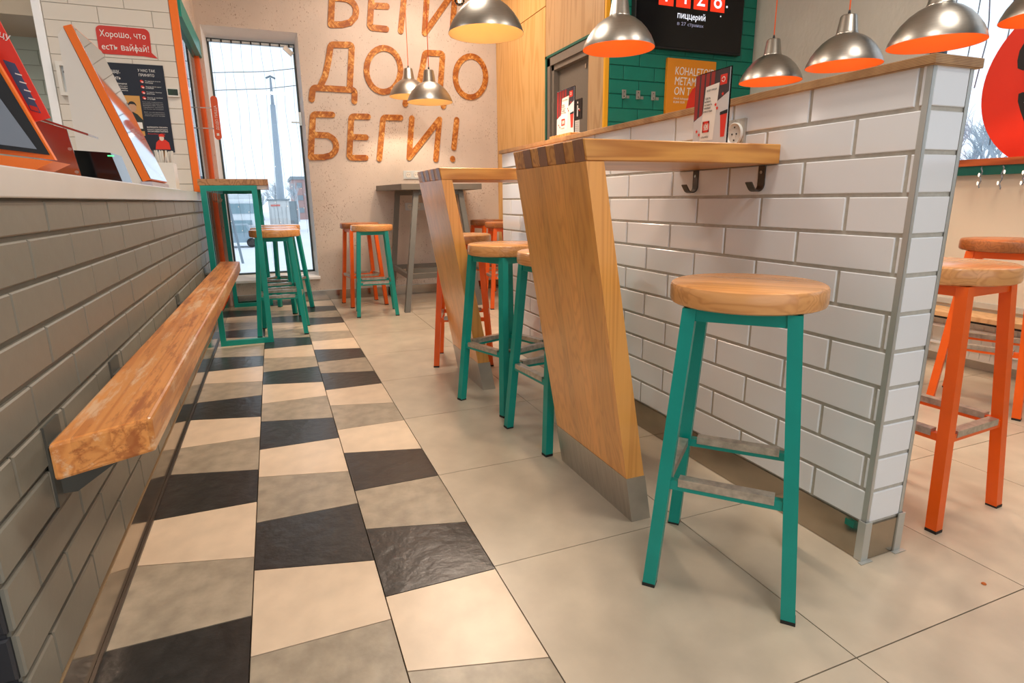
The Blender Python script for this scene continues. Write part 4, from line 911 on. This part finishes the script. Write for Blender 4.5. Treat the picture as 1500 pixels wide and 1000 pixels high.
polyplate('photo_shoulders', mat('photo_green', srgb(34, 44, 38), .5), po, [(-.838, 4.7415, 1.50), (-.815, 4.7415, 1.535), (-.79, 4.7415, 1.55), (-.765, 4.7415, 1.535), (-.738, 4.7415, 1.50), (-.738, 4.7415, 1.43), (-.838, 4.7415, 1.43)], (0, .0006, 0))
plate('photo_label', M_txt, po, (-.80, 4.7410, 1.445), (1, 0, 0), (0, 0, 1), .055, .04, .0004)
polyplate('red_jacket', M_red, po, [(-.69, 4.7422, 1.315), (-.68, 4.7422, 1.36), (-.66, 4.7422, 1.378), (-.625, 4.7422, 1.378), (-.605, 4.7422, 1.36), (-.60, 4.7422, 1.315)], (0, .0006, 0))
polyplate('pale_face', mat('print_skin', srgb(228, 206, 190), .5), po, [(-.645+.014*math.cos(a), 4.7416, 1.388+.018*math.sin(a)) for a in [i*math.pi/6 for i in range(12)]], (0, .0005, 0))
polyplate('red_cap', M_red, po, [(-.662, 4.7412, 1.398), (-.655, 4.7412, 1.413), (-.64, 4.7412, 1.416), (-.627, 4.7412, 1.405), (-.625, 4.7412, 1.396)], (0, .0004, 0))
th = thing('thermostat', 'small white thermostat with a dark display beside the orange post', 'thermostat', (-.53, 4.74, 1.65))
obj('housing', box(B(), -.573, -.502, 4.728, 4.7495, 1.652, 1.706, .002), M_plast, th); obj('display', box(B(), -.567, -.508, 4.7268, 4.7285, 1.662, 1.701), mat('lcd', srgb(44, 62, 44), .2), th)
text('digits', '22', (-.54, 4.7262, 1.668), .03, M_ink, th, width=.03, height=.024, ex=.0002)
so = thing('white_wall_frame', 'white open frame box with a dark cable on the cream tiles, left of the poster', 'cable box', (-1.1, 4.73, 1.65))
bm = B()
for a in ((-1.165, -1.035, 1.805, 1.83), (-1.165, -1.035, 1.63, 1.65), (-1.165, -1.145, 1.65, 1.805), (-1.055, -1.035, 1.65, 1.805)): box(bm, a[0], a[1], 4.715, 4.7495, a[2], a[3])
obj('frame', bm, M_plast, so); obj('back_plate', box(B(), -1.145, -1.055, 4.742, 4.749, 1.65, 1.805), M_framew, so)
obj('cable', tube(B(), [(-1.12, 4.735, 1.80), (-1.13, 4.73, 1.77), (-1.115, 4.725, 1.745), (-1.08, 4.73, 1.735), (-1.07, 4.735, 1.70)], .005, 6), M_ink, so)
# ------------------------------------------------------------------ things standing on the counter
ZT = 1.0295
ks = thing('ordering_kiosk', 'tilted white ordering display with a bright orange edge on the counter', 'display', (-.6, 3.2, ZT))
def slab_tilt(bm, xb, zb, xt, zt_, ya, yb, th):
    d = Vector((xt-xb, 0, zt_-zb)).normalized(); n = Vector((-d.z, 0, d.x))*th
    prism(bm, [(xb, ya, zb), (xt, ya, zt_), (xt+n.x, ya, zt_+n.z), (xb+n.x, ya, zb+n.z)], None, (0, yb-ya, 0)); return bm
obj('orange_edge', slab_tilt(B(), -.474, ZT+.030, -.664, 1.652, 3.0, 3.45, .030), M_kiosk, ks)
obj('screen', slab_tilt(B(), -.4725, ZT+.034, -.6615, 1.648, 3.006, 3.444, .0018), M_mirror, ks)
bm = B(); prism(bm, [(-.505, 3.004, ZT), (-.507, 3.004, ZT+.02), (-.694, 3.004, 1.64), (-.716, 3.004, 1.61), (-.722, 3.004, ZT)], None, (0, .44, 0)); obj('white_body', bm, M_plast, ks)
obj('foot', box(B(), -.512, -.468, 3.0, 3.45, ZT, ZT+.022), mat('lilac_plastic', srgb(196, 190, 200), .35), ks)
bx_ = thing('card_terminal', 'black box terminal with a green light, in front of the tilted display', 'terminal', (-.58, 2.5, ZT))
bm = B(); prism(bm, [(-.60, 2.42, ZT), (-.465, 2.42, ZT), (-.487, 2.42, ZT+.098), (-.60, 2.42, ZT+.105)], None, (0, .16, 0)); obj('casing', bm, mat('black_gloss', srgb(20, 22, 24), .12), bx_)
obj('status_light', box(B(), -.4965, -.4785, 2.418, 2.4205, ZT+.086, ZT+.090), mat('green_light', srgb(60, 230, 110), .4, emit=(.1, 1, .3, 1), es=1.5), bx_)
sh = thing('bent_metal_stand', 'bent brushed metal sheet stand with screws on the counter', 'stand', (-.6, 2.3, ZT))
bm = B(); prism(bm, [(-.66, 2.30, 1.222), (-.515, 2.30, 1.170), (-.515, 2.30, 1.176), (-.66, 2.30, 1.229)], None, (0, .12, 0)); obj('shelf_plate', bm, M_chrome, sh)
bm = B(); prism(bm, [(-.66, 2.32, ZT), (-.555, 2.32, ZT), (-.575, 2.32, 1.19), (-.65, 2.32, 1.215)], None, (0, .005, 0)); obj('upright_plate', bm, M_chrome, sh)
bm = B(); [tube(bm, [(x, 2.320, z), (x, 2.316, z)], .005, 8) for x, z in ((-.575, 1.13), (-.568, 1.06))]; obj('screw', bm, M_steel, sh)
til = thing('till_screen', 'orange-framed tablet till screen leaning back at the left edge of the counter', 'tablet', (-.65, 2.0, ZT))
d_ = Vector((-.105, 0, .30))
prism_pts = lambda a, b, c, dd: [a, b, c, dd]
bm = B(); prism(bm, [(-.518, 1.94, 1.074), (-.612, 1.94, 1.345), (-.80, 1.96, 1.44), (-.72, 1.96, 1.10)], None, (0, .02, 0)); obj('orange_frame', bm, M_kiosk, til)
bm = B(); prism(bm, [(-.527, 1.9385, 1.086), (-.613, 1.9385, 1.325), (-.79, 1.9385, 1.42), (-.71, 1.9385, 1.11)], None, (0, .004, 0)); obj('bezel', bm, M_ink, til)
bm = B(); prism(bm, [(-.552, 1.937, 1.10), (-.628, 1.937, 1.265), (-.78, 1.937, 1.36), (-.70, 1.937, 1.12)], None, (0, .003, 0)); obj('display', bm, mat('dim_screen', srgb(96, 100, 108), .15, emit=srgb(120, 124, 132), es=.25), til)
bm = B(); prism(bm, [(-.72, 1.93, ZT), (-.60, 1.93, ZT), (-.518, 1.93, 1.070), (-.72, 1.93, 1.095)], None, (0, .14, 0)); obj('orange_stand', bm, M_kiosk, til)
mb = til
bm = B(); prism(bm, [(-.70, 2.0, 1.13), (-.527, 2.0, 1.186), (-.615, 2.0, 1.48), (-.78, 2.0, 1.60), (-.86, 2.0, 1.34)], None, (0, .006, 0)); obj('red_header_panel', bm, M_red, mb)
bm = B(); prism(bm, [(-.567, 1.999, 1.203), (-.545, 1.999, 1.196), (-.581, 1.999, 1.316), (-.605, 1.999, 1.324)], None, (0, .0008, 0)); obj('blue_panel', bm, mat('slate_blue_print', srgb(62, 76, 108), .5), mb)
for k in range(4):
    bm = B(); x_, z_ = -.566-.0062*k, 1.232+.0195*k; prism(bm, [(x_, 1.9982, z_), (x_+.014, 1.9982, z_-.004), (x_+.014, 1.9982, z_-.001), (x_, 1.9982, z_+.003)], None, (0, .0006, 0)); obj('printed_line', bm, M_txt, mb)
bm = B(); prism(bm, [(-.565, 1.998, 1.204), (-.548, 1.998, 1.199), (-.551, 1.998, 1.211), (-.568, 1.998, 1.216)], None, (0, .0006, 0)); obj('red_button', bm, M_redsign, mb)
text('title', 'Попробуйте пиццу', (-.76, 1.998, 1.425), .03, M_txt, mb, right=(1, 0, -.30), up=(.30, 0, 1), width=.185, ex=.0003)
nb = thing('napkin_box', 'white open box at the far end of the counter', 'box', (-.54, 4.0, ZT))
bm = B(); xa, xb, ya, yb, hz = -.60, -.50, 3.96, 4.10, .155
for a in ((xa, xa+.008, ya, yb), (xb-.008, xb, ya, yb), (xa+.008, xb-.008, ya, ya+.008), (xa+.008, xb-.008, yb-.008, yb)): box(bm, a[0], a[1], a[2], a[3], ZT, ZT+hz)
obj('shell', bm, M_plast, nb); obj('bottom', box(B(), xa+.008, xb-.008, ya+.008, yb-.008, ZT, ZT+.006), M_plast, nb)
cups = thing('cup_stack', 'clear plastic cups stacked behind the white box', 'cups', (-.60, 4.22, ZT))
bm = B(); lathe(bm, [(.030, 0), (.036, .15), (.036, .235), (.038, .24), (.034, .24), (.030, .01)], 20, (-.60, 4.22, ZT)); obj('cup', bm, M_acryl, cups)
bun = []
for k in range(16):
    a = random.uniform(-.20, .22); b = random.uniform(-.1, .1); x = -.575+.0035*k+random.uniform(-.003, .003); y = 3.985+random.uniform(0, .09)
    s = (x, y, ZT+.008); e = (x+a*.19+(.015 if k > 8 else -.010), min(4.087, max(3.975, y+b*.1)), ZT+.225)
    x_top = e[0]
    # keep the straw inside the box rim
    rim = ZT+.155; f_ = (rim-s[2])/(e[2]-s[2]); xr = s[0]+(e[0]-s[0])*f_
    if not (xa+.012 < xr < xb-.012): e = (s[0], e[1], e[2])
    o = obj('drinking_straw', tube(B(), [s, e], .0035, 6), M_plast); tag(o, 'white drinking straw in the white box on the counter', 'straw', 'straws in the white box')
cr = obj('floor_crumb', lathe(B(), [(0, .0005), (.006, .0008), (.004, .004), (0, .005)], 7, (1.578, 0.749, 0)), mat('crumb', srgb(190, 96, 30), .7)); tag(cr, 'tiny orange-brown crumb on the floor tile at the lower right', 'crumb')
bb = thing('bare_bulb', 'small bare glass bulb with brass cap at the top edge, beside the large lamp', 'lamp', (1.449, 4.6, 2.394))
obj('glass_bulb', lathe(B(), [(0, -.03), (.022, -.026), (.04, 0), (.036, .02), (.018, .045), (.015, .05)], 20, (1.449, 4.6, 2.394)), M_acryl, bb, smooth=True)
obj('brass_cap', lathe(B(), [(.016, .046), (.018, .05), (.018, .09), (0, .095)], 16, (1.449, 4.6, 2.394)), mat('brass', srgb(200, 150, 70), .3, 1), bb, smooth=True)
obj('filament', tube(B(), [(1.449-.012, 4.6, 2.394+.02), (1.449-.006, 4.6, 2.394-.01), (1.449+.006, 4.6, 2.394-.01), (1.449+.012, 4.6, 2.394+.02)], .0025, 5), M_bulb, bb)
obj('cord', tube(B(), [(1.449, 4.6, 2.394+.09), (1.449, 4.6, ZC)], .003, 6), M_cord, bb)
# ------------------------------------------------------------------ outside the far window
sn = tag(obj('snow_ground', box(B(), -40, 60, 6.5, 70, -.35, -.15), M_snow), kind='structure')
tag(obj('snow_ground_right', box(B(), 3.8, 60, -30, 6.5, -.35, -.15), M_snow), kind='structure')
tag(obj('snow_ground_left', box(B(), -40, -3.2, -30, 6.5, -.35, -.15), M_snow), kind='structure')
pale = lambda n, r_, g_, b_: mat(n, srgb(r_, g_, b_), .8, var=.05, scale=2)  # outdoor colours, paled to imitate winter haze over the distance
lp = thing('street_light', 'tall tapered street light pole outside the narrow window', 'street light', (.40, 25, -.15))
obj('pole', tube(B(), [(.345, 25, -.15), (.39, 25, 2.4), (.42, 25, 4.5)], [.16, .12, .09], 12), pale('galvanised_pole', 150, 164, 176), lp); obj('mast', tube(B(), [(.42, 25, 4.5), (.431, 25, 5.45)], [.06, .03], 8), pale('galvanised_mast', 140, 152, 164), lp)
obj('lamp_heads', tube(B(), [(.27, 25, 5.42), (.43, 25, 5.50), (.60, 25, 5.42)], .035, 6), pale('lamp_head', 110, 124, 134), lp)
for i, (za, zb) in enumerate(((5.68, 6.11), (5.06, 5.50))):
    o = obj('overhead_wire', tube(B(), [(-3, 26, za-.12), (.3, 26, (za+zb)/2-.06), (5, 26, zb+.5)], .012, 5), M_ink); tag(o, ('upper', 'lower')[i]+' overhead wire crossing the narrow window view', 'wire', 'overhead wires')
def house(label, x0, x1, y, z1, m, wm, nx, nz, d=6):
    t = thing('distant_building', label, 'building', ((x0+x1)/2, y+d/2, -.15)); obj('facade', box(B(), x0, x1, y, y+d, -.15, z1), m, t)
    obj('roof_edge', box(B(), x0-.1, x1+.1, y-.1, y+d, z1, z1+.18), wm, t)
    for i in range(nx):
        for j in range(nz):
            xa_ = x0+(x1-x0)*(i+.3)/nx; za_ = (z1)*(j+.35)/nz; obj('window', box(B(), xa_, xa_+(x1-x0)*.4/nx, y-.04, y, za_, za_+z1*.4/nz), wm, t)
house('reddish brick building far outside the narrow window', 1.35, 6.2, 40, 2.3, pale('hazed_brick', 176, 138, 132), pale('hazed_grey_trim', 130, 142, 150), 6, 3)
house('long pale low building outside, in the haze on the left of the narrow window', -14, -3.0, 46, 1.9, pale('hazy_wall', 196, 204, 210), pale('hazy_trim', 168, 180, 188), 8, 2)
kk = thing('white_kiosk', 'white utility cabin outside the narrow window with a small red sign', 'cabin', (.4, 24, -.15))
obj('cabin_body', box(B(), -.10, .62, 24, 25.2-.6, -.15, 1.0), pale('cabin_white', 206, 208, 206), kk); obj('cabin_roof', box(B(), -.14, .66, 23.95, 24.7, 1.0, 1.06), pale('cabin_grey', 120, 132, 138), kk)
obj('dark_side', box(B(), .62, .9, 24.02, 24.6, -.15, .98), pale('cabin_dark', 120, 134, 140), kk); obj('red_sign', box(B(), -.02, .30, 23.97, 24, .80, .86), pale('cabin_red', 214, 110, 96), kk)
for k in range(5): obj('panel_seam', box(B(), -.04+.13*k, -.03+.13*k, 23.985, 24, -.15, .76), pale('cabin_seam%d' % k, 176, 182, 184) if k == 0 else bpy.data.materials['cabin_seam0'], kk)
tr = thing('white_truck', 'white delivery truck parked in the snow outside the narrow window', 'truck', (-1.2, 21, -.15))
wt_ = pale('truck_white', 220, 226, 230); gl_ = pale('truck_glass', 130, 156, 166)
obj('cab', box(B(), -1.45, -.42, 20, 21.6, .12, 1.05, .06), wt_, tr); obj('cargo_box', box(B(), -1.5, -.40, 21.7, 24, .2, 1.22, .02), wt_, tr)
obj('windscreen', box(B(), -1.36, -.5, 19.975, 20.0, .62, .92), gl_, tr); obj('grille', box(B(), -1.25, -.6, 19.975, 20.0, .28, .42), gl_, tr); obj('bumper', box(B(), -1.48, -.40, 19.93, 20.0, .10, .22), pale('truck_grey', 150, 160, 166), tr)
for x in (-1.32, -.55):
    bm = B(); tube(bm, [(x-.1, 20.5, .07), (x+.1, 20.5, .07)], .22, 16); obj('wheel', bm, M_ink, tr)
car = thing('parked_car', 'snow-dusted car parked in front of the white truck', 'car', (-1.1, 16.5, -.15))
bm = B(); prism(bm, [(-1.35, 16.2, -.02), (-.33, 16.2, -.02), (-.36, 16.2, .18), (-.50, 16.2, .22), (-.62, 16.2, .42), (-1.1, 16.2, .42), (-1.25, 16.2, .22), (-1.35, 16.2, .16)], None, (0, .7, 0)); obj('body', bm, pale('car_paint', 150, 170, 182), car)
bm = B(); prism(bm, [(-1.2, 16.19, .22), (-.56, 16.19, .22), (-.65, 16.19, .39), (-1.08, 16.19, .39)], None, (0, .012, 0)); obj('side_glass', bm, gl_, car)
for x in (-1.15, -.55):
    bm = B(); tube(bm, [(x, 16.17, -.03), (x, 16.32, -.03)], .115, 16); obj('wheel', bm, M_ink, car)
o = obj('thin_post', tube(B(), [(-.60, 12, -.15), (-.72, 12, .95)], .022, 8), pale('post_grey', 130, 144, 154)); tag(o, 'thin leaning grey post in the snow in front of the truck', 'post')
# bare winter trees
def bare_tree(label, x, y, h, seed, m, grp):
    rnd = random.Random(seed); t = thing('bare_tree', label, 'tree', (x, y, -.15), 0, grp); tr_ = B(); br_ = B()
    def grow(bm, p, d, L_, r_, lv):
        q = p+d*L_; tube(bm, [p, (p+q)/2+Vector((rnd.uniform(-1, 1), rnd.uniform(-1, 1), 0))*L_*.05, q], [r_, r_*.85, r_*.65], 5 if lv > 1 else 3)
        if lv == 0: return
        for _ in range(4 if lv > 1 else 3):
            nd = (d+Vector((rnd.uniform(-1, 1), rnd.uniform(-1, 1), rnd.uniform(-.25, .6)))*.75).normalized(); f_ = rnd.uniform(.45, 1)
            grow(br_, p+(q-p)*f_, nd, L_*rnd.uniform(.5, .72), r_*.55, lv-1)
    grow(tr_, Vector((x, y, -.15)), Vector((rnd.uniform(-.1, .1), 0, 1)).normalized(), h*.36, h*.018, 5)
    obj('trunk', tr_, m, t); obj('branches', br_, m, t)
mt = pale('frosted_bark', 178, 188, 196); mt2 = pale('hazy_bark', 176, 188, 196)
for i, (x, y, h) in enumerate(((9.5, 6.5, 3.1), (11, 4.6, 3.4), (10.2, 8.3, 3.0), (13, 6.0, 3.8), (12.4, 9.8, 3.6), (15, 8.0, 4.2), (16, 5.4, 4.0), (14, 3.6, 4.0), (17, 10, 4.4))): bare_tree('frosted bare tree outside the big right window', x, y, h, i+3, mt, 'bare trees outside the right window')
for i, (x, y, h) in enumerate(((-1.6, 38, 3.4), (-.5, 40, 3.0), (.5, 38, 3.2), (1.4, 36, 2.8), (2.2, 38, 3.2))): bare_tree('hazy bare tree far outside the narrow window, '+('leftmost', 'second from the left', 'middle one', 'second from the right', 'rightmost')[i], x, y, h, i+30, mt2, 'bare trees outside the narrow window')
bpy.context.view_layer.update()
